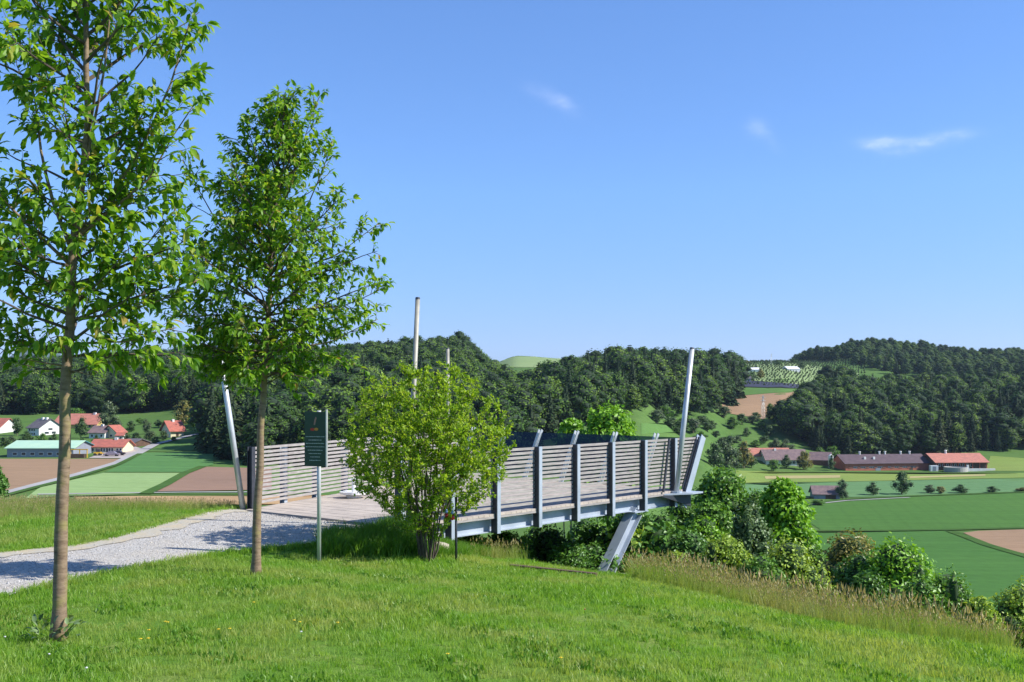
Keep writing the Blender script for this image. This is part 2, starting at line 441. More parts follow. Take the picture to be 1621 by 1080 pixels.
M['road_stone'] = surf('farm_yard_gravel', (0.42, 0.37, 0.33), (0.33, 0.29, 0.27), .1, .9)
M['mountain'] = surf('blue_mountain', (0.05, 0.08, 0.05), (0.04, 0.07, 0.05), .002, .9)
def gravel_mat():
    m, nt, b = new_mat('gravel')
    co = coords(nt)
    v = N(nt, 'ShaderNodeTexVoronoi'); v.inputs['Scale'].default_value = 60; nt.links.new(co, v.inputs[0])
    n1 = noise(nt, co, .8, 4); n2 = noise(nt, co, 90, 3)
    sp = N(nt, 'ShaderNodeSeparateColor'); nt.links.new(v.outputs['Color'], sp.inputs[0])
    c = ramp(nt, sp.outputs[0], [(0, (0.26, 0.245, 0.225)), (.5, (0.38, 0.365, 0.335)), (1, (0.54, 0.515, 0.475))])
    c = mixc(nt, ramp(nt, n1, [(.42, (0, 0, 0)), (.7, (.6, .6, .6))]), c, (0.42, 0.36, 0.27))
    nt.links.new(c, b.inputs['Base Color']); b.inputs['Roughness'].default_value = .9
    bump(nt, b, v.outputs['Distance'], .5, .012)
    return m
M['gravel'] = gravel_mat()
M['pebble'] = leaf_mat('pebble', [(0.26, 0.25, 0.24), (0.40, 0.385, 0.37), (0.52, 0.50, 0.47), (0.42, 0.36, 0.29)], 0.0, mode='obj', rough=.9)
M['dry'] = surf('dry_straw_edge', (0.44, 0.37, 0.25), (0.38, 0.36, 0.30), 5, .95, bmp=.6)
M['blade'] = leaf_mat('grass_blade', [(0.105, 0.24, 0.018), (0.155, 0.32, 0.026), (0.22, 0.385, 0.04), (0.34, 0.45, 0.10)], .5, mode='both', patch=(.8, (0.33, 0.40, 0.10)))
M['blade_lush'] = leaf_mat('lush_blade', [(0.08, 0.19, 0.016), (0.12, 0.26, 0.022), (0.18, 0.33, 0.035)], .4, mode='both')
M['blade_tall'] = leaf_mat('tall_blade', [(0.15, 0.26, 0.03), (0.22, 0.33, 0.05), (0.33, 0.37, 0.10)], .42, mode='both', patch=(.5, (0.32, 0.32, 0.11)))
M['seed'] = leaf_mat('seed_head', [(0.34, 0.32, 0.14), (0.44, 0.38, 0.20), (0.32, 0.26, 0.15)], .35, mode='both')

# ------------------------------------------------------------------ terrain height
near_pts = np.array([
    (0, 0, -1.62), (-3.6, 9.0, -1.985), (-2.94, 13, -2.11), (-2.54, 15, -2.283), (-1.19, 16, -2.40),
    (-5.2, 11.4, -2.09), (-6.8, 15.1, -2.2), (-1.9, 17.3, -2.16), (-4.7, 20.0, -2.14), (-3.3, 18.6, -2.14),
    (-2.8, 7, -1.8), (0, 7.3, -1.87), (4.2, 9.4, -2.42), (4.95, 11, -2.55), (3.8, 14, -2.87), (2.4, 19.0, -3.36), (1.87, 21.7, -3.69), (2.7, 21.9, -3.86), (1.0, 21.6, -3.42), (3.4, 17.2, -3.24), (3.9, 18.6, -3.85),
    (.38, 18.5, -2.86), (-.6, 17.8, -2.62), (1.6, 20.5, -3.44), (4.1, 12.5, -2.66), (5.0, 14.3, -3.35), (5.9, 15, -4.0), (4.9, 17, -4.3), (5.95, 13, -3.25),
    (-12.2, 27, -2.95), (-10.4, 23, -2.42), (-7.9, 23.2, -2.42), (-8.8, 25.5, -2.75), (-5.4, 21.6, -2.27), (-9, 19, -2.25), (-14, 20, -2.3),
    (-14, 33, -5.2), (-9.5, 30, -5.0), (-5.5, 27, -4.6), (-2, 26, -5.6), (2, 26, -6.4), (6, 22, -6.0),
    (9, 16, -5.4), (8.5, 20, -7.2), (12, 30, -13), (0, 36, -12.5), (-10, 42, -10), (10, 45, -19), (-26, 36, -7), (-26, 20, -3), (-22, 48, -12),
    (-15, 5, -1.75), (12, 3, -3.4), (20, 12, -8), (0, -20, -1.2), (-20, -12, -1.2), (20, -12, -3), (8, 9, -3.5), (30, 30, -20), (45, 5, -16), (-45, 10, -3)], dtype=float)
def _tps(r2): return 0.5 * r2 * np.log(r2 + 1e-9)
_n = len(near_pts)
_K = _tps(((near_pts[:, None, :2] - near_pts[None, :, :2]) ** 2).sum(-1)) + np.eye(_n) * 0.004
_Pm = np.c_[np.ones(_n), near_pts[:, :2]]
_A = np.block([[_K, _Pm], [_Pm.T, np.zeros((3, 3))]])
_W = np.linalg.solve(_A, np.r_[near_pts[:, 2], 0, 0, 0])
def z_near(X, Y):
    X = np.asarray(X, float); Y = np.asarray(Y, float)
    out = np.full(X.shape, _W[_n]) + _W[_n + 1] * X + _W[_n + 2] * Y
    for i in range(_n):
        out = out + _W[i] * _tps((X - near_pts[i, 0]) ** 2 + (Y - near_pts[i, 1]) ** 2)
    return out
# far terrain: height along the view columns (photograph column -> list of (distance, height))
COLS = [
    (-300, [(60, -11), (100, -14), (150, -17), (200, -19), (330, -20), (450, -18), (560, -13), (750, 0), (1000, 8), (1200, 3), (1800, -10)]),
    (0,    [(60, -11), (100, -14), (150, -17), (200, -19), (330, -20), (450, -18), (560, -12.5), (750, 0), (1000, 10), (1200, 4), (1800, -10)]),
    (200,  [(60, -11), (100, -14), (150, -17), (215, -19.6), (290, -20.6), (340, -19.5), (440, -17.8), (560, -12), (700, 0), (900, 12), (1100, 6), (1800, -10)]),
    (400,  [(60, -11.5), (100, -15), (150, -18), (215, -20), (300, -21), (380, -18), (560, -5), (700, 6), (850, 16), (1050, 8), (1800, -10)]),
    (500,  [(60, -12), (100, -16), (150, -19), (215, -21), (330, -22), (450, -13), (560, -3), (700, 8), (830, 15), (1050, 8), (1800, -10)]),
    (620,  [(60, -13), (100, -18), (150, -21), (215, -23), (330, -23), (450, -13), (560, -2), (700, 10), (830, 17), (1050, 8), (1800, -10)]),
    (725,  [(60, -14), (100, -19), (200, -25), (330, -24), (450, -14), (560, -2), (700, 13), (820, 21.5), (1000, 14), (1500, 25), (2200, -5)]),
    (775,  [(60, -15), (100, -20), (200, -26), (330, -25), (450, -16), (560, -9), (700, 0), (820, 5), (1000, 2), (1500, 36), (2200, 0)]),
    (820,  [(60, -15), (100, -20), (200, -26), (330, -25), (450, -18), (560, -15), (700, -14), (900, -4), (1500, 47), (2200, 5)]),
    (900,  [(60, -17), (100, -22), (200, -27), (330, -24), (430, -16), (520, -8), (620, -7), (900, -4), (1500, 43), (2200, 5)]),
    (1000, [(60, -18), (100, -23), (200, -27), (330, -25), (430, -22), (530, -11), (600, -2), (720, 0), (900, 3), (1400, 36), (2200, 5)]),
    (1100, [(60, -20), (100, -26), (200, -33), (330, -32), (440, -34), (560, -27), (640, -13.5), (710, -3.5), (820, 0), (950, 10), (1250, 30), (2200, 5)]),
    (1160, [(60, -22), (100, -29), (200, -37), (400, -38.5), (550, -38), (640, -24.5), (700, -13), (770, -5), (900, 7), (1250, 32), (2200, 10)]),
    (1230, [(60, -23), (100, -31), (200, -39), (400, -40), (560, -39.8), (640, -27), (700, -16), (800, -1), (900, 6), (1200, 31), (1350, 33), (2200, 10)]),
    (1300, [(60, -24), (100, -32), (200, -40), (400, -40), (570, -40), (640, -30), (740, -15), (850, -4), (1000, 8), (1400, 38), (1500, 40), (2200, 10)]),
    (1370, [(60, -24), (100, -32), (200, -40), (400, -40), (585, -40), (640, -33), (740, -17), (850, -10), (1050, 0), (1400, 50), (1500, 50), (2200, 10)]),
    (1450, [(60, -24), (100, -32), (200, -40), (400, -40), (590, -40), (640, -34), (740, -18), (850, -10), (1050, 0), (1400, 45), (1500, 46), (2200, 10)]),
    (1530, [(60, -24), (100, -32), (200, -40), (400, -40), (590, -39.5), (650, -34), (740, -18), (850, -10), (1050, 0), (1400, 37), (1500, 38), (2200, 10)]),
    (1621, [(60, -24), (100, -32), (200, -40), (400, -40), (590, -38.5), (640, -36), (740, -17), (850, -8), (1050, 0), (1400, 37), (1500, 38), (2200, 10)]),
    (1950, [(60, -24), (100, -32), (200, -40), (400, -40), (590, -38), (640, -36), (740, -16), (850, -8), (1050, 4), (1400, 38), (1500, 38), (2200, 10)]),
]
_cu = np.array([c[0] for c in COLS], float)
_lg = np.linspace(math.log(50), math.log(9000), 500)
def _prof(pr):
    pr = pr + [(3500, -20), (9000, -30)]
    l = np.log([p[0] for p in pr]); z = np.array([p[1] for p in pr], float)
    y = np.interp(_lg, l, z)
    k = np.exp(-np.linspace(-2, 2, 13) ** 2); k /= k.sum()
    return np.convolve(np.pad(y, 6, mode='edge'), k, mode='valid')
_cz = np.array([_prof(c[1]) for c in COLS])
def z_far(X, Y):
    X = np.asarray(X, float); Y = np.asarray(Y, float)
    Ys = np.where(Y > 1e-3, Y, 1e-3)
    ulo = CX + F * X / Ys
    r = np.hypot(X, Y)
    az = np.arctan2(X, Y)
    amax = math.atan((1950 - CX) / F); amin = math.atan((-300 - CX) / F)
    azc = np.clip(az, amin, amax)
    u = CX + F * np.tan(azc)
    d = r * np.cos(azc)
    lp = (np.log(np.maximum(d, 50)) - _lg[0]) / (_lg[1] - _lg[0])
    j = np.clip(lp.astype(int), 0, len(_lg) - 2); fr = np.clip(lp - j, 0, 1)
    i = np.clip(np.searchsorted(_cu, u) - 1, 0, len(_cu) - 2)
    t = np.clip((u - _cu[i]) / (_cu[i + 1] - _cu[i]), 0, 1); t = t * t * (3 - 2 * t)
    a = _cz[i, j] * (1 - fr) + _cz[i, j + 1] * fr
    b = _cz[i + 1, j] * (1 - fr) + _cz[i + 1, j + 1] * fr
    return a * (1 - t) + b * t
def gz(X, Y):
    X = np.asarray(X, float); Y = np.asarray(Y, float)
    r = np.hypot(X, Y)
    w = np.clip((r - 32) / 30, 0, 1); w = w * w * (3 - 2 * w)
    zn = z_near(X, Y) if np.any(w < 1) else 0 * r
    return np.where(w >= 1, z_far(X, Y), np.where(w <= 0, zn, zn * (1 - w) + z_far(X, Y) * w))
def gz1(x, y): return float(gz(np.array([x]), np.array([y]))[0])
def hit(px, py, d0=5.0, d1=3000.0):
    """where the line of sight through a measured point of the photograph meets the ground, from distance d0 on"""
    d = np.exp(np.linspace(math.log(d0), math.log(d1), 900))
    z = gz((px - CX) / F * d, d)
    y = HY - z / d * F
    k = np.nonzero(y <= py)[0]
    k = k[0] if len(k) else len(d) - 1
    if k > 0:
        t = (y[k - 1] - py) / max(1e-9, (y[k - 1] - y[k])); dd = d[k - 1] + (d[k] - d[k - 1]) * min(max(t, 0), 1)
    else: dd = d[0]
    x = (px - CX) / F * dd
    return Vector((x, dd, gz1(x, dd)))

# ground sheets ------------------------------------------------------
az = np.concatenate([np.arange(-180, -32, 4.0), np.arange(-32, 36, 0.25), np.arange(36, 180, 4.0)]) * math.pi / 180
def polar_sheet(name, radii, m):
    A, Rr = np.meshgrid(az, radii)
    X = Rr * np.sin(A); Y = Rr * np.cos(A)
    Z = gz(X.ravel(), Y.ravel())
    V = np.c_[X.ravel(), Y.ravel(), Z]
    na = len(az); nr = len(radii)
    i = np.arange(nr - 1)[:, None] * na; j = np.arange(na)[None, :]; j2 = (j + 1) % na
    T = np.stack([i + j, i + j2, i + na + j2, i + na + j], -1).reshape(-1, 4)[:, ::-1]
    return link(name, np_mesh(name, V, T, m, smooth=True))
r_near = np.concatenate([[0.02, 1.5, 3, 4.5], np.arange(5.5, 46.01, 0.27)])
o = polar_sheet('lawn_ground', r_near, M['lawn']); tag(o, kind='structure')
r_far = np.exp(np.linspace(math.log(r_near[-1]), math.log(30000), 330))
o = polar_sheet('valley_terrain', r_far, M['meadow']); tag(o, kind='structure')

def drape(name, poly, m, lift=0.12, ny=14, nx=26, d0=60.0, kind='structure'):
    """sheet over the ground inside an outline measured in the photograph (outline crossed once left and right per row)"""
    ys = [p[1] for p in poly]; y0, y1 = min(ys), max(ys)
    xs_ = [p[0] for p in poly]; nx = max(nx, int((max(xs_) - min(xs_)) / 9)); ny = max(ny, int((y1 - y0) / 3))
    V = []; rows = []
    for k in range(ny + 1):
        y = y0 + (y1 - y0) * (k / ny); y = min(max(y, y0 + 1e-4), y1 - 1e-4)
        xs = []
        for a, b in zip(poly, poly[1:] + poly[:1]):
            if (a[1] - y) * (b[1] - y) < 0:
                xs.append(a[0] + (b[0] - a[0]) * (y - a[1]) / (b[1] - a[1]))
        if len(xs) < 2: continue
        xa, xb = min(xs), max(xs)
        for q in range(nx + 1):
            V.append(hit(xa + (xb - xa) * q / nx, y, d0))
        rows.append(1)
    F_ = []
    for k in range(len(rows) - 1):
        for q in range(nx):
            a = k * (nx + 1) + q
            F_.append((a, a + nx + 1, a + nx + 2, a + 1))
    V = [v + Vector((0, 0, lift)) for v in V]
    o = link(name, mesh(name, V, F_, m, True)); tag(o, kind=kind)
    return o
def ribbon(name, pts, w, m, lift=0.2, d0=60.0):
    pc = []
    for a, b in zip(pts, pts[1:]):
        n = max(2, int(math.hypot(b[0] - a[0], b[1] - a[1]) / 8))
        for k in range(n): pc.append((a[0] + (b[0] - a[0]) * k / n, a[1] + (b[1] - a[1]) * k / n))
    pc.append(pts[-1])
    C = [hit(x, y, d0) for x, y in pc]
    V = []
    for i, c in enumerate(C):
        t = (C[min(i + 1, len(C) - 1)] - C[max(i - 1, 0)]); t.z = 0; t.normalize(); s = Vector((t.y, -t.x, 0)) * w / 2
        for q in (-1, 1):
            p = c + s * q; p.z = gz1(p.x, p.y) + lift; V.append(p)
    F_ = [(2 * i, 2 * i + 1, 2 * i + 3, 2 * i + 2) for i in range(len(C) - 1)]
    o = link(name, mesh(name, V, F_, m)); tag(o, kind='structure'); return o

# fields, left of the valley
drape('ploughed_field', [(-200, 727), (207, 727), (186, 735), (130, 753), (60, 770), (0, 787), (-200, 830)], M['f_brown'])
drape('grass_field', [(40, 790), (62, 773), (165, 749), (292, 749), (262, 766), (236, 783), (110, 786)], M['f_light'])
drape('grass_field', [(167, 748), (205, 730), (228, 717), (338, 715), (338, 738), (320, 739), (293, 748)], M['f_mid'])
drape('grass_field', [(232, 715), (262, 703), (300, 692), (345, 688), (345, 714)], M['f_up'])
drape('ploughed_field', [(240, 779), (292, 752), (322, 739.5), (430, 741), (430, 777)], M['f_purple'])
drape('ploughed_field', [(118, 787), (600, 784), (600, 799), (250, 801), (122, 795)], M['f_orange'])
drape('ploughed_field', [(600, 784), (800, 790), (800, 815), (600, 806)], M['f_orange'])
ribbon('farm_road', [(-60, 802), (0, 785), (60, 769), (130, 751), (188, 733), (222, 716), (245, 704), (278, 696), (305, 689), (345, 683)], 3.4, M['road'])
ribbon('field_track', [(60, 784), (180, 782), (300, 780.5), (500, 780)], 2.0, M['road'])
ribbon('field_verge', [(-60, 805), (0, 788), (60, 772), (130, 754), (188, 736), (222, 719)], 1.6, M['f_verge'], .24)
ribbon('field_verge', [(60, 787), (180, 785), (300, 783), (500, 782.5)], 1.2, M['f_verge'], .24)
ribbon('field_verge', [(230, 783), (262, 768), (293, 750), (322, 739)], 2.4, M['f_verge'], .24)
ribbon('field_verge', [(165, 749), (293, 749)], 2.0, M['f_verge'], .24)
drape('farm_yard', [(165, 716), (215, 708), (228, 712), (205, 726), (140, 726)], M['road_stone'], .16)
# right of the valley
drape('crop_field', [(1286, 797), (1340, 792), (1440, 787), (1640, 780), (1900, 775), (1900, 838), (1640, 834), (1500, 838), (1300, 840), (1270, 820)], M['f_green'], ny=20)
drape('crop_field', [(1230, 843), (1500, 841), (1530, 850), (1570, 868), (1640, 890), (1900, 960), (1900, 1010), (1100, 1010), (1200, 870)], M['f_green2'], ny=26)
drape('ploughed_field', [(1520, 842), (1640, 838), (1900, 838), (1900, 945), (1640, 881), (1590, 870), (1550, 855)], M['f_brown'], ny=12)
drape('crop_field', [(1165, 766), (1300, 764), (1640, 757), (1900, 754), (1900, 775), (1640, 780), (1440, 786), (1200, 790), (1165, 790)], M['f_blue'])
drape('meadow_strip', [(1165, 745), (1330, 750), (1640, 748), (1640, 756), (1330, 763), (1165, 765)], M['f_yellow'])
drape('straw_strip', [(1210, 754), (1330, 753), (1330, 757), (1212, 759)], M['f_tan'], .2)
drape('straw_strip', [(1440, 755), (1560, 751.5), (1560, 754), (1440, 757.5)], M['f_tan'], .2)
drape('meadow_strip', [(1568, 722), (1640, 727), (1640, 746), (1560, 746)], M['f_yellow'])
ribbon('field_verge', [(1286, 797), (1340, 791), (1440, 786), (1640, 779)], 3.0, M['f_verge'], .24)
ribbon('farm_road', [(1286, 799.5), (1340, 793.5), (1440, 788.5)], 1.5, M['road'], .28)
ribbon('field_verge', [(1230, 841), (1400, 841), (1505, 839.5), (1640, 836)], 3.0, M['f_verge'], .26)
ribbon('field_verge', [(1505, 842), (1530, 851), (1560, 863), (1590, 872), (1640, 886)], 3.0, M['f_verge'], .26)
# the slope between the two woods, and the hill behind
drape('ploughed_field', [(1146, 629), (1262, 619.5), (1256, 630), (1225, 655), (1208, 664), (1172, 658), (1140, 652)], M['f_brown'], d0=400)
drape('grass_field', [(1150, 626), (1172, 614), (1262, 616), (1262, 619), (1150, 628)], M['f_up'], d0=400)
drape('net_covered_rows', [(1172, 603), (1262, 609), (1276, 616), (1172, 613)], M['f_net'], .5, d0=400)
drape('hill_orchard', [(1110, 576), (1250, 574), (1360, 590), (1360, 612), (1276, 615), (1262, 608), (1172, 602), (1110, 600)], M['f_hill'], .3, d0=500)
drape('far_meadow', [(780, 562), (890, 564), (890, 582), (780, 582)], M['f_hill'], .3, d0=900)
drape('crop_field', [(1015, 670), (1080, 671), (1085, 684), (1015, 688)], M['f_up'], .15, d0=200)

# far mountain on the left
mv = []; nxm = 50
for i in range(nxm + 1):
    x = -6400 + 3600 * i / nxm
    h = 500 * math.exp(-((x + 3980) / 330) ** 2) * .92 + 210 * math.exp(-((x + 5200) / 700) ** 2) + 90 * math.exp(-((x + 3200) / 350) ** 2) - 60
    mv += [(x, 8900, -60), (x, 9300, h * .78), (x, 9600, h), (x, 10300, -60)]
mf = [(4 * i + k, 4 * i + 4 + k, 4 * i + 5 + k, 4 * i + 1 + k) for i in range(nxm) for k in range(3)]
tag(link('distant_mountain', mesh('distant_mountain', mv, mf, M['mountain'], True)), kind='structure')

# ------------------------------------------------------------------ foliage builders
def frames(D, Nn):
    D = D / (np.linalg.norm(D, axis=1, keepdims=True) + 1e-9)
    S = np.cross(Nn, D); S /= (np.linalg.norm(S, axis=1, keepdims=True) + 1e-9)
    Nn = np.cross(D, S)
    return D, S, Nn
LEAF_LO = (np.array([(0, 0, 0), (.45, -.5, .10), (1, 0, -.06), (.45, .5, .10)]), np.array([(0, 1, 2), (0, 2, 3)]))
LEAF_HI = (np.array([(0, 0, 0), (.28, -.42, .07), (.30, 0, -.0), (.28, .42, .07), (.66, -.36, .02), (.68, 0, -.05), (.66, .36, .02), (1.0, 0, -.22)]),
           np.array([(0, 1, 2), (0, 2, 3), (2, 1, 4), (2, 4, 5), (3, 2, 5), (3, 5, 6), (5, 4, 7), (5, 7, 6)]))
def stamp(tmpl, Pp, D, Nn, L, W):
    """many copies of a small template, one per point, as numpy verts and faces"""
    v, f = tmpl
    D, S, Nn = frames(D, Nn)
    n = len(Pp); k = len(v)
    V = (Pp[:, None, :] + D[:, None, :] * (v[None, :, 0:1] * L[:, None, None]) + S[:, None, :] * (v[None, :, 1:2] * W[:, None, None])
         + Nn[:, None, :] * (v[None, :, 2:3] * L[:, None, None]))
    Fa = (f[None, :, :] + (np.arange(n) * k)[:, None, None]).reshape(-1, f.shape[1])
    return V.reshape(-1, 3), Fa, len(f)

def unit(rng, n):
    v = rng.normal(size=(n, 3)); return v / np.linalg.norm(v, axis=1, keepdims=True)

_ico = None
def icosphere(sub=2):
    import bmesh
    bm = bmesh.new(); bmesh.ops.create_icosphere(bm, subdivisions=sub, radius=1.0)
    v = np.array([x.co[:] for x in bm.verts]); f = np.array([[y.index for y in x.verts] for x in bm.faces]); bm.free()
    return v, f
ICO1 = icosphere(1); ICO2 = icosphere(2)

def leafcloud(rng, blobs, n, leaf, core=0.72, mats=None, name='crown', outward=.9, up=.35, jitter=.7, shell=(.72, 1.08), aspect=.6, droop=0.0):
    """crown of n leaves spread over lumps (cx,cy,cz,rx,ry,rz), dark solid core against see-through"""
    B = np.array(blobs, float)
    vol = (B[:, 3] * B[:, 4] + B[:, 3] * B[:, 5] + B[:, 4] * B[:, 5])
    idx = rng.choice(len(B), n, p=vol / vol.sum())
    u = unit(rng, n)
    rad = rng.uniform(shell[0], shell[1], n) ** .8
    nz = 1 + .16 * np.sin(u[:, 0] * 7 + idx) * np.sin(u[:, 1] * 6 + 2 * idx) + .1 * np.sin(u[:, 2] * 11 + idx * 3)
    Pp = B[idx, :3] + u * B[idx, 3:6] * (rad * nz)[:, None]
    # drop leaves buried deep inside other lumps
    keep = np.ones(n, bool)
    for b in B:
        q = (((Pp - b[:3]) / (b[3:6] * .68)) ** 2).sum(1)
        keep &= q > 1
    Pp = Pp[keep]; u = u[keep]; m = len(Pp)
    Nn = u * outward + np.array([0, 0, up]) + rng.normal(size=(m, 3)) * jitter
    Nn /= np.linalg.norm(Nn, axis=1, keepdims=True)
    D = np.cross(Nn, unit(rng, m)) + np.array([0, 0, -droop])
    L = leaf * rng.uniform(.65, 1.35, m); W = L * aspect
    V, Fa, k = stamp(LEAF_LO, Pp, D, Nn, L, W)
    rnd = np.repeat(rng.random(m), k); mi = np.zeros(len(Fa), int)
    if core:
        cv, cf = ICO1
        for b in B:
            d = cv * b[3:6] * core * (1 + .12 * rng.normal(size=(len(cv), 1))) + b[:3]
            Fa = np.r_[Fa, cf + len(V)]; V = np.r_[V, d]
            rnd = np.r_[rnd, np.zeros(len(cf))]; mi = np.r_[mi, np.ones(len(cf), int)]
    return np_mesh(name, V, Fa, mats, rnd, mi)

def crown_blobs(rng, w, h, z0, n=14, flat=.8, low=.25, taper=.25):
    """lumps filling an egg-shaped crown of half width w, height h from z0"""
    out = [(0, 0, z0 + h * .48, w * .62, w * .62, h * .40)]
    for i in range(n):
        t = (i + .5) / n
        zz = z0 + h * (low * .3 + (1 - low * .3) * (t ** .85)) * .92
        prof = math.sin(math.pi * min(1, max(.06, (t * .86 + .12)))) ** .6
        rr = w * prof * (1 - taper * t)
        a = i * 2.399 + rng.uniform(-.4, .4)
        s = w * rng.uniform(.30, .46)
        q = max(0, rr - s * .75) * rng.uniform(.8, 1.12)
        out.append((math.cos(a) * q, math.sin(a) * q, min(zz, z0 + h - s * flat * .8), s, s, s * flat))
    return out

# distant woods: tree models whose meshes every far tree shares ---------------------------
def far_deciduous(seed, mats, n=1500, leaf=.035, w=.34, name='tree_mesh'):
    rng = np.random.default_rng(seed)
    bl = crown_blobs(rng, w, .86, .14, 15)
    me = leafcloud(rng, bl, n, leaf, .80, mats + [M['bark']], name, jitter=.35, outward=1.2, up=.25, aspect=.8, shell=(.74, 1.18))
    return me
def far_conifer(seed, name='conifer_mesh'):
    rng = np.random.default_rng(seed)
    Ps = []; Ds = []; Ns = []; Ls = []
    tiers = 22
    for t in range(tiers):
        f = t / (tiers - 1); z = .10 + .88 * f; r = .17 * (1 - f) ** .8 + .012
        nb = int(13 - 7 * f)
        for k in range(nb):
            a = 2 * math.pi * (k + rng.random()) / nb; rr = r * rng.uniform(.75, 1.15)
            d = np.array([math.cos(a), math.sin(a), -.35 - .25 * rng.random()])
            for q in (0.15, .5, .8):
                Ps.append((d[0] * rr * q, d[1] * rr * q, z + d[2] * rr * q * .8)); Ds.append(d + rng.normal(size=3) * .3)
                Ns.append(np.array([0, 0, 1]) + rng.normal(size=3) * .45); Ls.append(max(.028, rr * .62))
    Ps = np.array(Ps); L = np.array(Ls)
    V, Fa, k = stamp(LEAF_LO, Ps, np.array(Ds), np.array(Ns), L, L * .75)
    rnd = np.repeat(rng.random(len(Ps)), k); mi = np.zeros(len(Fa), int)
    mb = MB().lathe([(.115, .06), (.10, .28), (.06, .58), (.012, .95)], n=7)
    cv = np.array([p[:] for p in mb.v]); cf = np.array([q for f_ in mb.f for q in ([f_[:3], (f_[0],) + f_[2:4]] if len(f_) == 4 else [f_[:3]])])
    Fa = np.r_[Fa, cf + len(V)]; V = np.r_[V, cv]; rnd = np.r_[rnd, np.zeros(len(cf))]; mi = np.r_[mi, np.ones(len(cf), int)]
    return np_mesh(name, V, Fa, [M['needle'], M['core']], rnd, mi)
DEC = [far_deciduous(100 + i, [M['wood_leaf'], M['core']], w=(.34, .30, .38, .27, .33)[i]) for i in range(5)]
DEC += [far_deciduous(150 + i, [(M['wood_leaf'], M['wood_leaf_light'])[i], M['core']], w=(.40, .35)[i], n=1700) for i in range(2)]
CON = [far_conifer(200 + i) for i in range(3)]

def gn_scatter(name, pts, rots, scl, idx, meshes, parent=None):
    """one object that lays tree / tuft meshes over a set of points (stuff only)"""
    me = bpy.data.meshes.new(name)
    pts = np.asarray(pts, np.float32); n = len(pts)
    me.vertices.add(n); me.vertices.foreach_set('co', pts.ravel())
    a = me.attributes.new('rot', 'FLOAT_VECTOR', 'POINT'); a.data.foreach_set('vector', np.asarray(rots, np.float32).ravel())
    a = me.attributes.new('scl', 'FLOAT_VECTOR', 'POINT'); a.data.foreach_set('vector', np.asarray(scl, np.float32).ravel())
    a = me.attributes.new('idx', 'INT', 'POINT'); a.data.foreach_set('value', np.asarray(idx, np.int32))
    o = link(name, me, parent)
    ng = bpy.data.node_groups.new(name + '_nodes', 'GeometryNodeTree')
    ng.interface.new_socket('Geometry', in_out='INPUT', socket_type='NodeSocketGeometry')
    ng.interface.new_socket('Geometry', in_out='OUTPUT', socket_type='NodeSocketGeometry')
    gi = ng.nodes.new('NodeGroupInput'); go = ng.nodes.new('NodeGroupOutput')
    iop = ng.nodes.new('GeometryNodeInstanceOnPoints')
    iop.inputs['Pick Instance'].default_value = True
    jn = ng.nodes.new('GeometryNodeJoinGeometry')
    for i, m in enumerate(meshes):
        po = bpy.data.objects.new(name + '_piece', m)      # never linked to the scene
        oi = ng.nodes.new('GeometryNodeObjectInfo'); oi.inputs['Object'].default_value = po; oi.inputs['As Instance'].default_value = True
        ng.links.new(oi.outputs['Geometry'], jn.inputs[0])
    def attr(nm, typ):
        q = ng.nodes.new('GeometryNodeInputNamedAttribute'); q.data_type = typ; q.inputs[0].default_value = nm
        return next(s for s in q.outputs if s.enabled and s.name == 'Attribute')
    ng.links.new(gi.outputs[0], iop.inputs['Points']); ng.links.new(jn.outputs[0], iop.inputs['Instance'])
    ng.links.new(attr('idx', 'INT'), iop.inputs['Instance Index'])
    ng.links.new(attr('rot', 'FLOAT_VECTOR'), iop.inputs['Rotation'])
    ng.links.new(attr('scl', 'FLOAT_VECTOR'), iop.inputs['Scale'])
    ng.links.new(iop.outputs[0], go.inputs[0])
    md = o.modifiers.new('scatter', 'NODES'); md.node_group = ng
    return o

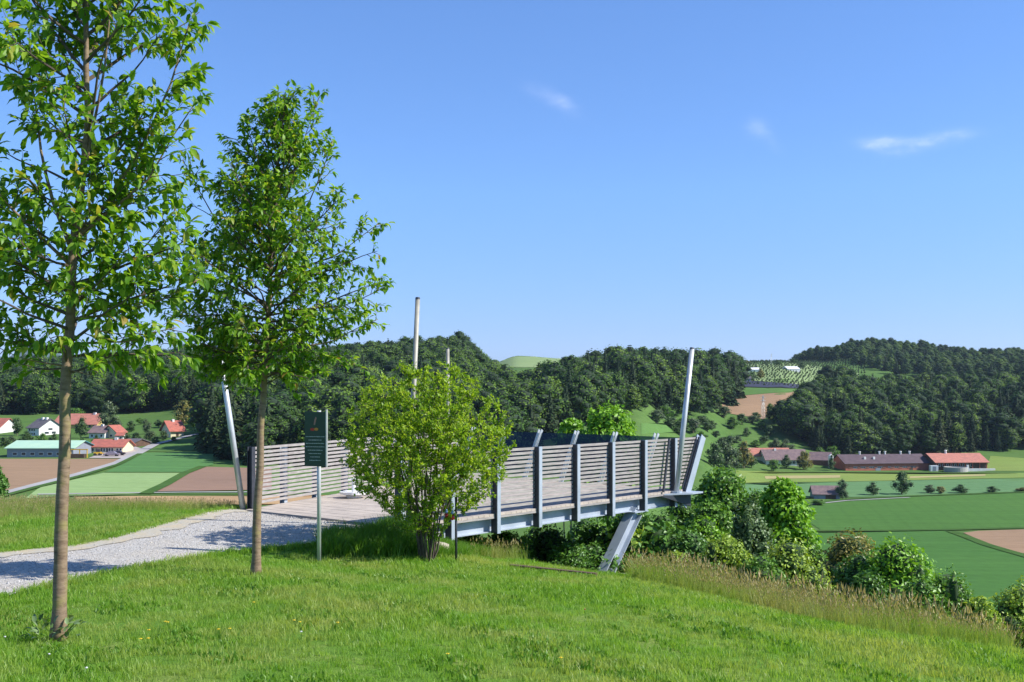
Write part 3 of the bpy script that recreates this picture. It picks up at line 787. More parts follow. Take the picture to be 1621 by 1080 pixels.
def woods():
    rng = np.random.default_rng(5)
    step = 7.9
    gx, gy = np.meshgrid(np.arange(-800, 1300, step), np.arange(280, 1650, step))
    gx = gx.ravel() + rng.uniform(-3.4, 3.4, gx.size); gy = gy.ravel() + rng.uniform(-3.4, 3.4, gy.size)
    u = CX + F * gx / gy; d = gy
    front1 = np.interp(u, [-400, 200, 326, 334, 380, 440, 800], [568, 560, 556, 335, 300, 318, 330])
    m1 = (u > -420) & (u < 790) & (d > front1) & (d < 1010)
    front2 = np.interp(u, [770, 850, 1000, 1100, 1142, 1175], [330, 400, 525, 640, 690, 760])
    m2 = (u > 770) & (u < 1142 + np.clip((d - 690) * .3, 0, 28)) & (d > front2) & (d < np.interp(u, [770, 1000, 1100], [660, 780, 880]))
    front3 = np.interp(u, [1200, 1225, 1260, 1330, 1621, 1900], [690, 655, 632, 606, 648, 650])
    m3 = (u > 1208 + np.clip(d - 672, 0, 30) * 1.7 + np.clip(d - 705, 0, 400) * .3) & (u < 2250) & (d > front3) & (d < 900)
    front4 = np.interp(u, [1255, 1300, 1350, 1420], [1480, 1340, 1230, 1150])
    m4 = (u > 1258) & (u < 2250) & (d > front4) & (d < 1640) & (rng.random(len(u)) < .6)
    out = []
    keep = m1 | m2 | m3 | m4
    zone = np.where(m1, 1, np.where(m2, 2, np.where(m3, 3, 4)))[keep]
    X, Y, U = gx[keep], gy[keep], u[keep]
    Z = gz(X, Y)
    n = len(X)
    # patches of conifers
    pn = np.sin(X * .031 + 1.3) * np.sin(Y * .027 + .4) + .6 * np.sin(X * .07 + Y * .05)
    pc = np.select([zone == 1, zone == 2, zone == 3, zone == 4], [np.where((U > 120) & (U < 420), .55, .14), np.where(U > 880, .62, .15), np.where(U > 1480, .55, .22), .35])
    con = (rng.random(n) + .25 * pn) < pc
    H = np.select([zone == 1, zone == 2, zone == 3, zone == 4], [17.5, 18, 19.5, 15.]) * rng.uniform(.62, 1.16, n) * np.where(con, 1.12, 1.0)
    H = np.where((zone == 2) & (Y > 500), H * np.clip(1 + (Y - 500) / 600, 1, 1.3), H)
    H = np.where((zone == 1) & (Y < 345) & (U < 440), H * 1.02, H)
    lightp = (rng.random(n) + .35 * np.sin(X * .055 + 2) * np.sin(Y * .043)) > .80
    idx = np.where(con, len(DEC) + rng.integers(0, len(CON), n), np.where(lightp, 6, rng.integers(0, 6, n)))
    rz = rng.uniform(0, 6.28, n); lean = rng.normal(size=(n, 2)) * .03
    wide = np.where(con, rng.uniform(1.0, 1.35, n), rng.uniform(.9, 1.6, n))
    # keep what shows: front rows and tree tops; thin what is hidden far behind is not needed
    ytop = HY - (Z + H) / Y * F
    # the trees that show largest become objects of their own
    col = (U / 9).astype(int)
    size = H / Y
    vis = (U > -5) & (U < 1626)
    order = np.argsort(Y)
    best = {}
    pick = []
    for i in order:
        if not vis[i]: continue
        key = (col[i], zone[i])
        last = best.get(key)
        if last is None or (ytop[i] < last - 9):
            best[key] = ytop[i] if last is None else min(last, ytop[i])
            pick.append(i)
    pick = sorted(pick, key=lambda i: -size[i])
    picked = [i for i in pick if not con[i]][:270] + [i for i in pick if con[i]][:230]
    single = np.zeros(n, bool); single[picked] = True
    names = {1: 'wooded hillside on the left', 2: 'wooded hump behind the platform', 3: 'dark wood behind the long barns', 4: 'wooded ridge at the far right'}
    LM = {1: [(55, 'at the left edge of the hillside wood'), (130, 'behind the nearest young trunk'), (215, 'above the village roofs'), (325, 'above the lone gabled house'), (400, 'beside the left leaning mast'),
              (470, 'left of the notice sign'), (545, 'right of the notice sign'), (640, 'left of the tallest mast'), (720, 'between the two upright masts'), (900, 'right of the shorter upright mast')],
          2: [(850, 'where the hump meets the hillside'), (910, 'left of the bright crown above the railing'), (1000, 'behind the bright crown above the railing'), (1065, 'left of the right leaning mast'), (1110, 'just behind the right leaning mast'), (1300, 'at the right end of the hump')],
          3: [(1290, 'above the old farmstead'), (1360, 'above the left end of the brick barn'), (1420, 'above the middle of the brick barn'), (1480, 'above the right end of the brick barn'), (1570, 'above the salmon roofed barn'), (9999, 'near the right edge behind the barns')],
          4: [(1340, 'at the left end of the far ridge'), (1420, 'on the highest part of the far ridge'), (1520, 'on the falling part of the far ridge'), (9999, 'on the far ridge near the right edge')]}
    def place(u_, z_, y_, yt):
        lm = next(t for lim, t in LM[z_] if u_ < lim)
        fr = {1: 700, 2: 560, 3: 680, 4: 1300}[z_]
        near_y = y_ < fr if z_ != 1 else y_ < (400 if u_ > 330 else 620)
        return ('in the front row ' if near_y else ('on the skyline ' if yt < {1: 562, 2: 585, 3: 612, 4: 556}[z_] else 'in the middle rows ')) + lm
    for i in picked:
        c = bool(con[i])
        nm = 'conifer' if c else 'broadleaf_tree'
        me = (DEC + CON)[idx[i]]
        o = link(nm, me, None, (X[i], Y[i], Z[i] - .4), (lean[i, 0], lean[i, 1], rz[i]))
        s = H[i]; o.scale = (s * wide[i], s * wide[i], s)
        pl_ = place(U[i], int(zone[i]), Y[i], ytop[i])
        sz = 'short' if H[i] < 15.5 else ('tall' if H[i] > 19.5 else 'medium')
        tag(o, (sz + ' slender conifer ' if c else sz + ' round broadleaf tree ') + pl_, 'tree', sz + (' conifers ' if c else ' broadleaf trees ') + pl_)
    for zz, nm, lb in ((1, 'woodland', 'dense mixed woodland covering the hillside on the left'), (2, 'woodland', 'dense mixed woodland on the hump behind the platform'),
                       (3, 'woodland', 'dark mixed woodland rising behind the long red barns'), (4, 'woodland', 'woodland along the far ridge at the right')):
        q = (zone == zz) & ~single
        S = np.c_[H * wide, H * wide, H][q]
        Rr = np.c_[lean, rz][q]
        o = gn_scatter(nm, np.c_[X, Y, Z - .4][q], Rr, S, idx[q], DEC + CON)
        tag(o, lb, 'woodland', kind='stuff')
woods()

# ------------------------------------------------------------------ single trees and bushes in the valley
FARM = {}
def far_tree_meshes(kind, seed):
    k = (kind, seed % 4)
    if k in FARM: return FARM[k]
    rng = np.random.default_rng(300 + seed % 4 * 7 + len(kind))
    mt = {'green': M['leaf_far'], 'grey': M['leaf_far_grey'], 'olive': M['leaf_olive'], 'bright': M['leaf_mid']}[kind]
    cr = leafcloud(rng, [tuple(b_[j] + (rng.normal() * .07 if j < 3 else 0) for j in range(6)) for b_ in crown_blobs(rng, .46, .84, .12, 12)], 1700, .055, .72, [mt, M['core']], 'crown', jitter=.55, outward=1.0, up=.4, aspect=.8, shell=(.6, 1.25))
    tk = MB().tube([(0, 0, -.03), (.01, 0, .15), (0, .01, .4)], [.035, .028, .02], 6)
    FARM[k] = (cr, mesh('trunk', tk.v, tk.f, M['bark'], True))
    return FARM[k]
def orch(px, b):
    row_ = 'uppermost' if b < 666 else ('upper' if b < 680 else ('lower' if b < 698 else 'lowest'))
    wh = 'left of the right leaning mast' if px < 1085 else ('just right of the leaning mast' if px < 1135 else ('below the brown hill field' if px < 1185 else 'beside the farmstead wood'))
    l_ = 'orchard tree in the %s rows, %s' % (row_, wh)
    return l_, 'tree', 'orchard trees, %s rows, %s' % (row_, wh)
def far_tree(name, px, base, top, hw, kind, label, cat='tree', group=None, seed=0, d0=100.0):
    g = hit(px, base, d0)
    h = (base - top) / F * g.y; w = 2 * hw / F * g.y
    e = empty(name, g + Vector((0, 0, -.15)), seed * 1.7, label=label, cat=cat, group=group)
    cr, tk = far_tree_meshes(kind, seed)
    a = link('crown', cr, e); b = link('trunk', tk, e)
    e.scale = (w, w, h)
    return e
VT = [
 ('broadleaf_tree', 173, 681, 640, 19, 'grey', 'round grey green tree right of the big red farmhouse roof'),
 ('broadleaf_tree', 187, 684, 664, 10, 'grey', 'small pale tree leaning at the right foot of the round grey green tree'),
 ('broadleaf_tree', 291, 672, 633, 20, 'olive', 'big round olive tree behind the lone gabled house'),
 ('broadleaf_tree', 128, 694, 661, 12, 'green', 'dark tree in front of the big red farmhouse roof'),
 ('broadleaf_tree', 27, 690, 660, 11, 'green', 'tree between the left edge house and the white house'),
 ('broadleaf_tree', 44, 703, 684, 13, 'green', 'bush tree below the white house, left of its gable'),
 ('broadleaf_tree', 66, 705, 685, 11, 'bright', 'bush tree directly below the gable of the white house'),
 ('broadleaf_tree', 84, 705, 686, 9, 'green', 'bush left of the first young tree trunk, above the long hall'),
 ('broadleaf_tree', 8, 708, 690, 12, 'green', 'bush at the left edge above the long hall'),
 ('broadleaf_tree', 118, 660, 644, 16, 'bright', 'light bushes behind the big red farmhouse roof'),
 ('broadleaf_tree', 208, 684, 665, 9, 'green', 'first dark garden tree on the slope right of the village'),
 ('broadleaf_tree', 232, 687, 663, 9, 'grey', 'tall garden tree on the slope before the lone gabled house'),
 ('broadleaf_tree', 216, 701, 683, 10, 'green', 'garden tree above the small dark barn'),
 ('broadleaf_tree', 238, 700, 681, 12, 'grey', 'pale garden tree between dark barn and lone gabled house'),
 ('broadleaf_tree', 259, 697, 680, 8, 'green', 'garden tree at the left wall of the lone gabled house'),
 ('broadleaf_tree', 226, 705, 693, 13, 'grey', 'low pale bush beside the road by the small dark barn'),
 ('broadleaf_tree', 246, 703, 690, 9, 'green', 'low dark bush beside the road below the lone gabled house'),
 ('broadleaf_tree', 152, 704, 690, 9, 'green', 'bush left behind the long pale yellow house'),
 ('broadleaf_tree', 18, 701, 689, 9, 'grey', 'grey green bush left of the white house garden'),
 ('broadleaf_tree', 130, 706, 693, 9, 'bright', 'bright bush above the yellow steel rack'),
 ('broadleaf_tree', 101, 708, 692, 8, 'green', 'bush half behind the nearest young trunk above the long hall'),
 ('broadleaf_tree', 200, 697, 686, 8, 'green', 'bush just behind the small dark barn'),
 ('broadleaf_tree', 222, 672, 661, 8, 'bright', 'small tree on the upper meadow above the garden trees'),
 ('broadleaf_tree', 251, 676, 664, 8, 'green', 'dark tree close behind the lone gabled house'),
 ('broadleaf_tree', 275, 699, 690, 6, 'green', 'low bush below the lone gabled house'),
 ('broadleaf_tree', 322, 668, 655, 8, 'bright', 'bright bush on the meadow left of the half hidden red roof'),
 ('broadleaf_tree', 302, 676, 661, 7, 'bright', 'small bush by the bend of the road'),
 ('broadleaf_tree', 345, 662, 646, 8, 'green', 'small tree just behind the red roof beside the wood'),
 ('broadleaf_tree', 1152, 747, 695, 26, 'grey', 'large pale tree left of the farmstead, right of the leaning steel post'),
 ('broadleaf_tree', 1178, 742, 703, 15, 'olive', 'olive tree touching the left end of the farmstead roof'),
 ('broadleaf_tree', 1130, 740, 700, 16, 'green', 'dark tree behind the steel post beside the large pale tree'),
 ('broadleaf_tree', 1190, 741, 717, 11, 'green', 'dark tree in front of the farmstead, by its left end'),
 ('broadleaf_tree', 1225, 746, 727, 12, 'bright', 'bright bush in front of the middle of the farmstead'),
 ('broadleaf_tree', 1245, 742, 722, 11, 'green', 'dark bush in front of the farmstead next to the bright bush'),
 ('broadleaf_tree', 1272, 744, 713, 14, 'olive', 'round brownish tree in front of the farmstead, right end'),
 ('broadleaf_tree', 1298, 728, 708, 12, 'bright', 'tree right behind the farmstead, left of the long barns'),
 ('broadleaf_tree', 1318, 727, 706, 12, 'bright', 'tree behind the left end of the long barns'),
 ('broadleaf_tree', 1317, 745, 722, 7, 'green', 'slim dark bush at the left gable of the brick barn'),
 ('broadleaf_tree', 1228, 718, 692, 10, 'grey', 'small pale tree at the wood edge above the farmstead'),
 ('broadleaf_tree', 1243, 720, 695, 9, 'grey', 'second small pale tree at the wood edge above the farmstead'),
 ('broadleaf_tree', 1333, 790, 762, 13, 'grey', 'pale bush beside the small field shed'),
 ('broadleaf_tree', 1383, 784, 765, 14, 'green', 'dark round bush on the verge left of the tall verge tree'),
 ('broadleaf_tree', 1428, 783, 745, 17, 'green', 'tall round tree on the field verge before the brick barn'),
 ('broadleaf_tree', 1472, 781, 767, 11, 'grey', 'thin grey bush on the verge right of the tall verge tree'),
 ('broadleaf_tree', 1489, 782, 769, 10, 'olive', 'low olive bush on the verge beside the thin grey bush'),
 ('broadleaf_tree', 1522, 781, 768, 14, 'green', 'dark spreading bush on the verge, third from the right edge'),
 ('broadleaf_tree', 1571, 780, 769, 12, 'green', 'dark low bush on the verge near the right edge'),
 ('broadleaf_tree', 1617, 778, 771, 12, 'olive', 'low bush on the verge cut by the right edge'),
 ('broadleaf_tree', 1295, 800, 790, 14, 'bright', 'round hedge clump before the small field shed'),
 ('broadleaf_tree', 1236, 790, 772, 10, 'green', 'bush on the verge behind the near bright tree'),
]
for i, (nm, px, b, t, hw, k, lb) in enumerate(VT):
    far_tree(nm, px, b, t, hw, k, lb, seed=i, d0=150)
rng = np.random.default_rng(77)
ORCH = [(1112, 672, 660, 12), (1097, 686, 664, 14), (1075, 688, 668, 15), (1055, 664, 645, 12), (1120, 683, 670, 9), (1146, 661, 645, 11), (1127, 680, 668, 9), (1160, 678, 662, 11), (1174, 672, 657, 9),
        (1192, 670, 660, 10), (1197, 663, 655, 8), (1110, 697, 685, 9), (1134, 693, 684, 7), (1166, 701, 692, 10), (1182, 691, 679, 6), (1196, 708, 699, 9), (1210, 702, 692, 9), (1143, 707, 694, 9),
        (1218, 690, 675, 8), (1205, 680, 668, 9), (1223, 712, 702, 9), (1252, 716, 706, 9), (1100, 705, 692, 10), (1085, 672, 660, 10), (1062, 678, 662, 12), (1040, 670, 650, 13), (1176, 712, 702, 8), (1155, 722, 708, 11)]
for i, (px, b, t, hw) in enumerate(ORCH):
    far_tree('orchard_tree', px, b, t - 3, hw * 1.25, ('green', 'grey', 'green', 'bright')[i % 4], *orch(px, b), i, 300)
HB = [(1146, 577, 569, 9), (1165, 576, 570, 12), (1180, 576, 570, 10), (1186, 603, 590, 8), (1192, 602, 588, 7), (1204, 600, 585, 8), (1270, 583, 573, 8), (1308, 602, 592, 6), (1318, 612, 600, 7), (1230, 578, 571, 10), (1255, 575, 567, 9)]
for i, (px, b, t, hw) in enumerate(HB):
    far_tree('broadleaf_tree', px, b, t, hw, ('green', 'green', 'olive')[i % 3], 'small dark tree on the far hill beyond the brown field', 'tree', 'small trees on the far hill', i, 700)
# rows of fruit bushes on the far hill: too many and too small to count
def hill_rows():
    rng = np.random.default_rng(9)
    pts = []
    a = R(32)
    for r in np.arange(-900, 1400, 11.0):
        for s in np.arange(-900, 1400, 4.2):
            x = math.cos(a) * s - math.sin(a) * r + 250; y = math.sin(a) * s + math.cos(a) * r + 1000
            if 860 < y < 1370:
                u = CX + F * x / y
                if 1100 < u < 1370: pts.append((x + rng.normal() * .4, y + rng.normal() * .4))
    pts = np.array(pts); z = gz(pts[:, 0], pts[:, 1]); n = len(pts)
    s = rng.uniform(1.5, 2.6, n)
    meshes = [far_tree_meshes('grey', 0)[0], far_tree_meshes('green', 1)[0]]
    o = gn_scatter('fruit_bush_rows', np.c_[pts, z - .3], np.c_[np.zeros((n, 2)), rng.uniform(0, 6, n)], np.c_[s, s, s * .9], rng.integers(0, 2, n), meshes)
    tag(o, 'rows of low fruit bushes covering the far hillside', 'orchard rows', kind='stuff')
hill_rows()

# ------------------------------------------------------------------ buildings
def house(name, label, px0, px1, base, eave, ridge, depth_m, roof, wall, rot=0.0, cat='house', overhang=.5, windows=(), chimneys=(), doors=(), d0=150.0, d=None, hip=False, roof_b=None):
    """px0..px1 base outline, heights of eave and ridge measured in the photograph; ridge runs along local x"""
    g = hit((px0 + px1) / 2, base, d0)
    k = g.y / F
    W = max(.55 * depth_m, ((px1 - px0) * k - depth_m * abs(math.sin(rot))) / max(.35, abs(math.cos(rot)))); hw = (base - eave) * k; hr = (eave - ridge) * k
    e = empty(name, g + Vector((0, depth_m / 2, -.1)), rot, label=label, cat=cat)
    x0, x1, y0, y1 = -W / 2, W / 2, -depth_m / 2, depth_m / 2
    mb = MB()
    v = [(x0, y0, -1), (x1, y0, -1), (x1, y1, -1), (x0, y1, -1), (x0, y0, hw), (x1, y0, hw), (x1, y1, hw), (x0, y1, hw), (x0, 0, hw + hr), (x1, 0, hw + hr)]
    mb.add(v, [(0, 1, 5, 4), (2, 3, 7, 6), (1, 2, 6, 9, 5), (3, 0, 4, 8, 7), (0, 3, 2, 1)])
    mb.build('wall', wall, e)
    oh = overhang; sl = hr / (depth_m / 2); t = .22
    for s, rm in ((-1, roof), (1, roof_b or roof)):
        yo = s * (depth_m / 2 + oh); zo = hw - sl * oh
        xi0, xi1 = x0 - oh, x1 + oh
        r_ = MB()
        q = [(xi0, yo, zo + .06), (xi1, yo, zo + .06), (xi1, s * -0.0, hw + hr + .06), (xi0, 0, hw + hr + .06)]
        q2 = [(a_, b_, c_ + t) for a_, b_, c_ in q]
        r_.add(q + q2, [(0, 1, 2, 3), (7, 6, 5, 4), (0, 4, 5, 1), (1, 5, 6, 2), (2, 6, 7, 3), (3, 7, 4, 0)])
        ro = r_.build('roof', rm, e)
        if s == -1: first_roof = ro
    for cx_, cw in chimneys:
        MB().box(x0 + W * cx_ - cw / 2, x0 + W * cx_ + cw / 2, -.4 - cw / 2, -.4 + cw / 2, hw + hr * .5, hw + hr + .75).build('chimney', M['wall_white'], first_roof)
    for side, f0, f1, z0, z1 in windows:      # fraction of that wall, fraction of the wall height
        ww = MB(); fr = MB()
        if side in ('front',):
            a, b = x0 + W * f0, x0 + W * f1; zz0, zz1 = hw * z0, hw * z1
            fr.box(a - .12, b + .12, y0 - .05, y0 + .1, zz0 - .12, zz1 + .12); ww.box(a, b, y0 - .09, y0 + .05, zz0, zz1)
        else:
            xx = x1 if side == 'right' else x0; sg = 1 if side == 'right' else -1
            a, b = y0 + depth_m * f0, y0 + depth_m * f1; zz0, zz1 = hw * z0, hw * z1
            xs = sorted((xx - sg * .1, xx + sg * .05)); xs2 = sorted((xx - sg * .05, xx + sg * .09))
            fr.box(xs[0], xs[1], a - .12, b + .12, zz0 - .12, zz1 + .12); ww.box(xs2[0], xs2[1], a, b, zz0, zz1)
        fo = fr.build('window', M['wall_white'], e); ww.build('pane', M['glass_dark'], fo)
    for f0, f1, z1, dm in doors:
        MB().box(x0 + W * f0, x0 + W * f1, y0 - .07, y0 + .1, -.3, hw * z1).build('door', dm, e)
    return e, W, hw, hr
RT = M['roof_red']; RS = M['roof_salmon']; RB = M['roof_brown']
def row(n, a, b, w, z0, z1, side='front'):
    return [(side, a + (b - a) * i / max(1, n - 1) - w / 2, a + (b - a) * i / max(1, n - 1) + w / 2, z0, z1) for i in range(n)]
# village on the left
house('farm_hall', 'long low hall with mint green and teal roof beside the ploughed field', 11, 116, 724, 709.5, 700, 16, M['roof_mint'], M['wall_grey'], 0, 'hall', .6, row(6, .12, .78, .06, .28, .55), roof_b=M['roof_teal'])
house('farmhouse', 'big farmhouse with long salmon roof and yellow end wall, behind the first young tree', 84, 159, 678, 671, 656, 14, RS, M['wall_yellow'], R(-6), 'house', .8, row(5, .55, .95, .05, .3, .8), [(.1, 1.0), (.8, 1.0)])
house('village_house', 'white house with grey roof and bright gable above the long hall', 40, 84, 690, 677, 664, 11, M['roof_grey'], M['wall_white'], R(-28), 'house', .6,
      row(3, .2, .6, .12, .15, .38) + row(3, .2, .6, .12, .6, .85) + [('right', .25, .42, .25, .5), ('right', .55, .72, .25, .5), ('right', .4, .58, .7, .92)], [(.4, .9), (.75, 1.0)])
house('village_house', 'house with dull red roof cut by the left edge', -30, 12, 686, 676, 663, 11, RT, M['wall_white'], R(-15), 'house', .7, row(3, .5, .85, .1, .3, .7))
house('village_house', 'house with brownish red roof and two cream gables', 140, 172, 694, 685, 675, 10, RB, M['wall_white'], R(-8), 'house', .6, row(3, .2, .8, .12, .3, .7), [(.5, .8)])
house('village_house', 'small cream gabled house wing with red roof right of the brownish roof', 166, 184, 694, 684, 674, 8, RT, M['wall_cream'], R(58), 'house', .5, [('left', .3, .45, .3, .6), ('left', .6, .75, .3, .6)])
house('garden_shed', 'tiny white shed behind the red roofed long house', 184, 194, 696, 690, 686, 5, RT, M['wall_white'], 0, 'shed', .3, row(2, .3, .7, .18, .2, .8))
house('village_house', 'long pale yellow house with bright red roof beside the farm yard', 143, 194, 717, 707, 697, 10, RT, M['wall_cream'], R(0), 'house', .7,
      row(2, .08, .2, .06, .35, .75) + row(5, .35, .68, .05, .3, .8) + row(2, .84, .94, .05, .35, .75), [(.65, .9)], [(.5, .55, .7, M['wall_wood'])])
house('barn', 'small dark timber barn with white side wall by the farm yard', 198, 216, 708, 702, 696, 9, M['roof_grey'], M['wall_wood'], R(-20), 'barn', .4)
house('village_house', 'lone cream gabled house with red roof on the bend of the road', 252, 283, 693, 681, 667, 9, RT, M['wall_cream'], R(38), 'house', .8,
      [('left', .2, .34, .2, .5), ('left', .62, .78, .2, .5), ('left', .42, .58, .62, .95)], [(.5, .8)], [(.4, .6, .6, M['wall_wood'])])
house('village_house', 'house with red roof half hidden by the dark clump of wood', 326, 350, 683, 673, 661, 10, RT, M['wall_white'], R(-12), 'house', .6, row(2, .3, .6, .12, .3, .7))
# yellow frame with dark load next to the hall
g = hit(126, 725, 150); e = empty('yellow_rack', g, 0, label='yellow steel rack with dark timber stacked below, right of the long hall', cat='rack')
mb = MB()
for x in (-2.6, 0, 2.2):
    mb.box(x - .12, x + .12, -.12, .12, 0, 2.3)
mb.box(-2.8, 2.4, -.14, .14, 2.3, 2.6); mb.build('frame', M['machine_yellow'], e)
for k in range(3): MB().box(-2.4, 1.6, -.9 + k * .62, -.35 + k * .62, 0.0, 1.15).build('timber_stack', M['wall_wood'], e)
def car(px, base, label, paint, rot, L=4.3, d0=150):
    g = hit(px, base, d0); e = empty('parked_car', g + Vector((0, 0, .16)), rot, label=label, cat='car')
    w = .85
    prof = [(-L / 2, .3), (-L / 2, .75), (-L * .36, .86), (-L * .2, 1.36), (L * .16, 1.4), (L * .3, .92), (L * .48, .78), (L / 2, .45), (L / 2, .3)]
    v = [(x, s * (w if z < .95 else w * .82), z) for s in (-1, 1) for x, z in prof]; n = len(prof)
    f = [tuple(range(n)), tuple(range(2 * n - 1, n - 1, -1))] + [(i, n + i, n + (i + 1) % n, (i + 1) % n) for i in range(n)]
    link('body', mesh('body', v, f, paint), e)
    for s in (-1, 1):
        MB().add([(-L * .33, s * w * .9, .9), (-L * .19, s * w * .83, 1.28), (L * .14, s * w * .83, 1.3), (L * .25, s * w * .9, .93)] + [(-L * .33, s * w * .94, .9), (-L * .19, s * w * .88, 1.28), (L * .14, s * w * .88, 1.3), (L * .25, s * w * .94, .93)],
                 [(0, 1, 2, 3), (4, 7, 6, 5), (0, 4, 5, 1), (2, 6, 7, 3), (1, 5, 6, 2), (0, 3, 7, 4)]).build('window', M['glass_dark'], e)
        for x in (-L * .31, L * .31):
            MB().tube([(x, s * .62, .3), (x, s * .9, .3)], .32, 10).build('wheel', M['rubber'], e)
car(177, 723, 'grey pink car parked in front of the long pale yellow house', M['car_pink'], R(4), 4.6)
car(186, 721.5, 'dark car parked behind the grey pink car in the farm yard', M['car_dark'], R(8), 4.4)
g = hit(156, 722, 150); e = empty('yard_loader', g, R(10), label='small yellow and red loader standing left of the parked cars', cat='loader')
MB().box(-1.3, .7, -.7, .7, .55, 1.2).build('body', M['machine_yellow'], e)
MB().box(-.6, .5, -.6, .6, 1.2, 2.1).build('cab', M['glass_dark'], e)
MB().bar((.6, -.5, 1.0), (2.0, -.5, .45), .15, .2).bar((.6, .5, 1.0), (2.0, .5, .45), .15, .2).build('arm', M['machine_yellow'], e)
MB().box(1.9, 2.5, -.8, .8, .2, .8).build('bucket', M['machine_red'], e)
for x in (-.9, .4):
    for s in (-1, 1): MB().tube([(x, s * .6, .45), (x, s * .9, .45)], .45, 10).build('wheel', M['rubber'], e)
# right hand farm
e, W, hw, hr = house('brick_barn', 'very long brick red barn with dark roof at the foot of the wood', 1327, 1474, 745, 733, 721, 17, M['roof_barn'], M['wall_brick'], R(9), 'barn', .8,
      row(17, .1, .44, .013, .38, .55) + row(14, .52, .86, .013, .38, .55), (), [(.36, .42, .5, M['wall_grey']), (.77, .81, .55, M['wall_wood'])], d0=300)
for f_ in (.26, .5, .57, .76, .87):
    MB().lathe([(.5, hw + hr - .4), (.5, hw + hr + 1.3), (.7, hw + hr + 1.35), (.6, hw + hr + 1.7)], (-W / 2 + W * f_, 0, 0), 8).build('roof_vent', M['wall_white'], e)
for f_ in (.27, .38):
    MB().box(-W / 2 + W * f_ - .5, -W / 2 + W * f_ + .5, -5.2, -4.2, hw + 1.0, hw + 3.0).build('roof_vent', M['wall_white'], e)
for i in range(9):
    x = -W / 2 + W * (.06 + .1 * i)
    MB().add([(x - 1.0, -8.55, hw - 2.4), (x + 1.0, -8.55, hw - 2.4), (x, -8.55, hw - .5), (x - 1.0, -8.65, hw - 2.4), (x + 1.0, -8.65, hw - 2.4), (x, -8.65, hw - .5)], [(0, 1, 2), (5, 4, 3), (0, 3, 4, 1), (1, 4, 5, 2), (2, 5, 3, 0)]).build('gable_panel', M['roof_salmon'], e)
e2, W2, hw2, hr2 = house('cattle_barn', 'long open fronted barn with salmon red roof right of the brick barn', 1476, 1563, 744, 731, 719.5, 18, RS, M['wall_wood'], R(5), 'barn', 1.2, row(9, .06, .7, .03, .45, .75), d0=300)
MB().lathe([(.6, hw2 + hr2 - .4), (.6, hw2 + hr2 + 1.3), (.8, hw2 + hr2 + 1.4), (.6, hw2 + hr2 + 1.8)], (-W2 * .15, 0, 0), 8).build('roof_vent', M['wall_white'], e2)
for i in range(8):
    MB().box(-W2 / 2 + W2 * i / 7 - .15, -W2 / 2 + W2 * i / 7 + .15, -9.6, -9.3, -.3, hw2 - .4).build('post', M['wall_brick'], e2)
house('farmstead', 'old farmstead with brown roof and white walls left of the brick barn', 1208, 1280, 737, 727, 713, 13, RB, M['wall_white'], R(6), 'farmhouse', .8, row(6, .1, .8, .05, .3, .7), [(.3, 1.0)], d0=300)
house('farm_building', 'long farm building with orange red roof behind the brown farmstead roof', 1176, 1252, 731, 721, 710.5, 11, RS, M['wall_cream'], R(3), 'farm building', .7, (), d0=300)
house('barn', 'low barn with brown roof between farmstead and brick barn', 1282, 1326, 737, 728, 717, 12, RB, M['wall_wood'], R(-25), 'barn', .6, (), (), d0=300)
g = hit(1513, 746.5, 300); e = empty('slurry_tank', g, 0, label='low pale round tank in front of the salmon roofed barn', cat='tank')
MB().lathe([(5.6, -.5), (5.6, 2.2), (5.3, 2.25), (5.3, 1.7)], n=28).build('tank_wall', M['concrete'], e)
MB().lathe([(5.28, 1.5), (.1, 1.7)], n=28).build('cover', M['steel_dark'], e)
g = hit(1478, 746, 300); e = empty('white_container', g, 0, label='small white container between the two long barns', cat='container')
MB().box(-1.9, 1.9, -1.2, 1.2, 0, 2.8).build('body', M['white_paint'], e); MB().box(-.8, .8, -1.26, -1.2, .15, 2.4).build('door', M['wall_grey'], e)
g = hit(1553, 746, 300); e = empty('white_wall', g, R(3), label='low white wall before the right end of the salmon roofed barn', cat='wall')
MB().box(-7, 7, -.3, .3, -.4, 1.3).build('wall', M['wall_white'], e); MB().box(-7.1, -6.2, -.5, .5, -.4, 3.0).build('pillar', M['wall_white'], e)
g = hit(1315, 742, 300); e = empty('feed_silo', g, 0, label='white feed silo at the left end of the brick barn', cat='silo')
MB().lathe([(.2, 1.2), (1.3, 2.6), (1.3, 6.3), (.3, 7.3)], n=14).build('hopper', M['white_paint'], e)
for a in range(4): MB().tube([(math.cos(a * 1.571 + .78) * 1.1, math.sin(a * 1.571 + .78) * 1.1, -.2), (math.cos(a * 1.571 + .78) * 1.1, math.sin(a * 1.571 + .78) * 1.1, 3)], .08, 5).build('leg', M['galv'], e)
house('field_shed', 'small shed with purplish brown roof at the near end of the field verge', 1289, 1333, 790, 782, 771, 9, RB, M['wall_grey'], R(-6), 'shed', .6, (), (), [(.45, .85, .8, M['wall_wood'])], d0=200, roof_b=RB)
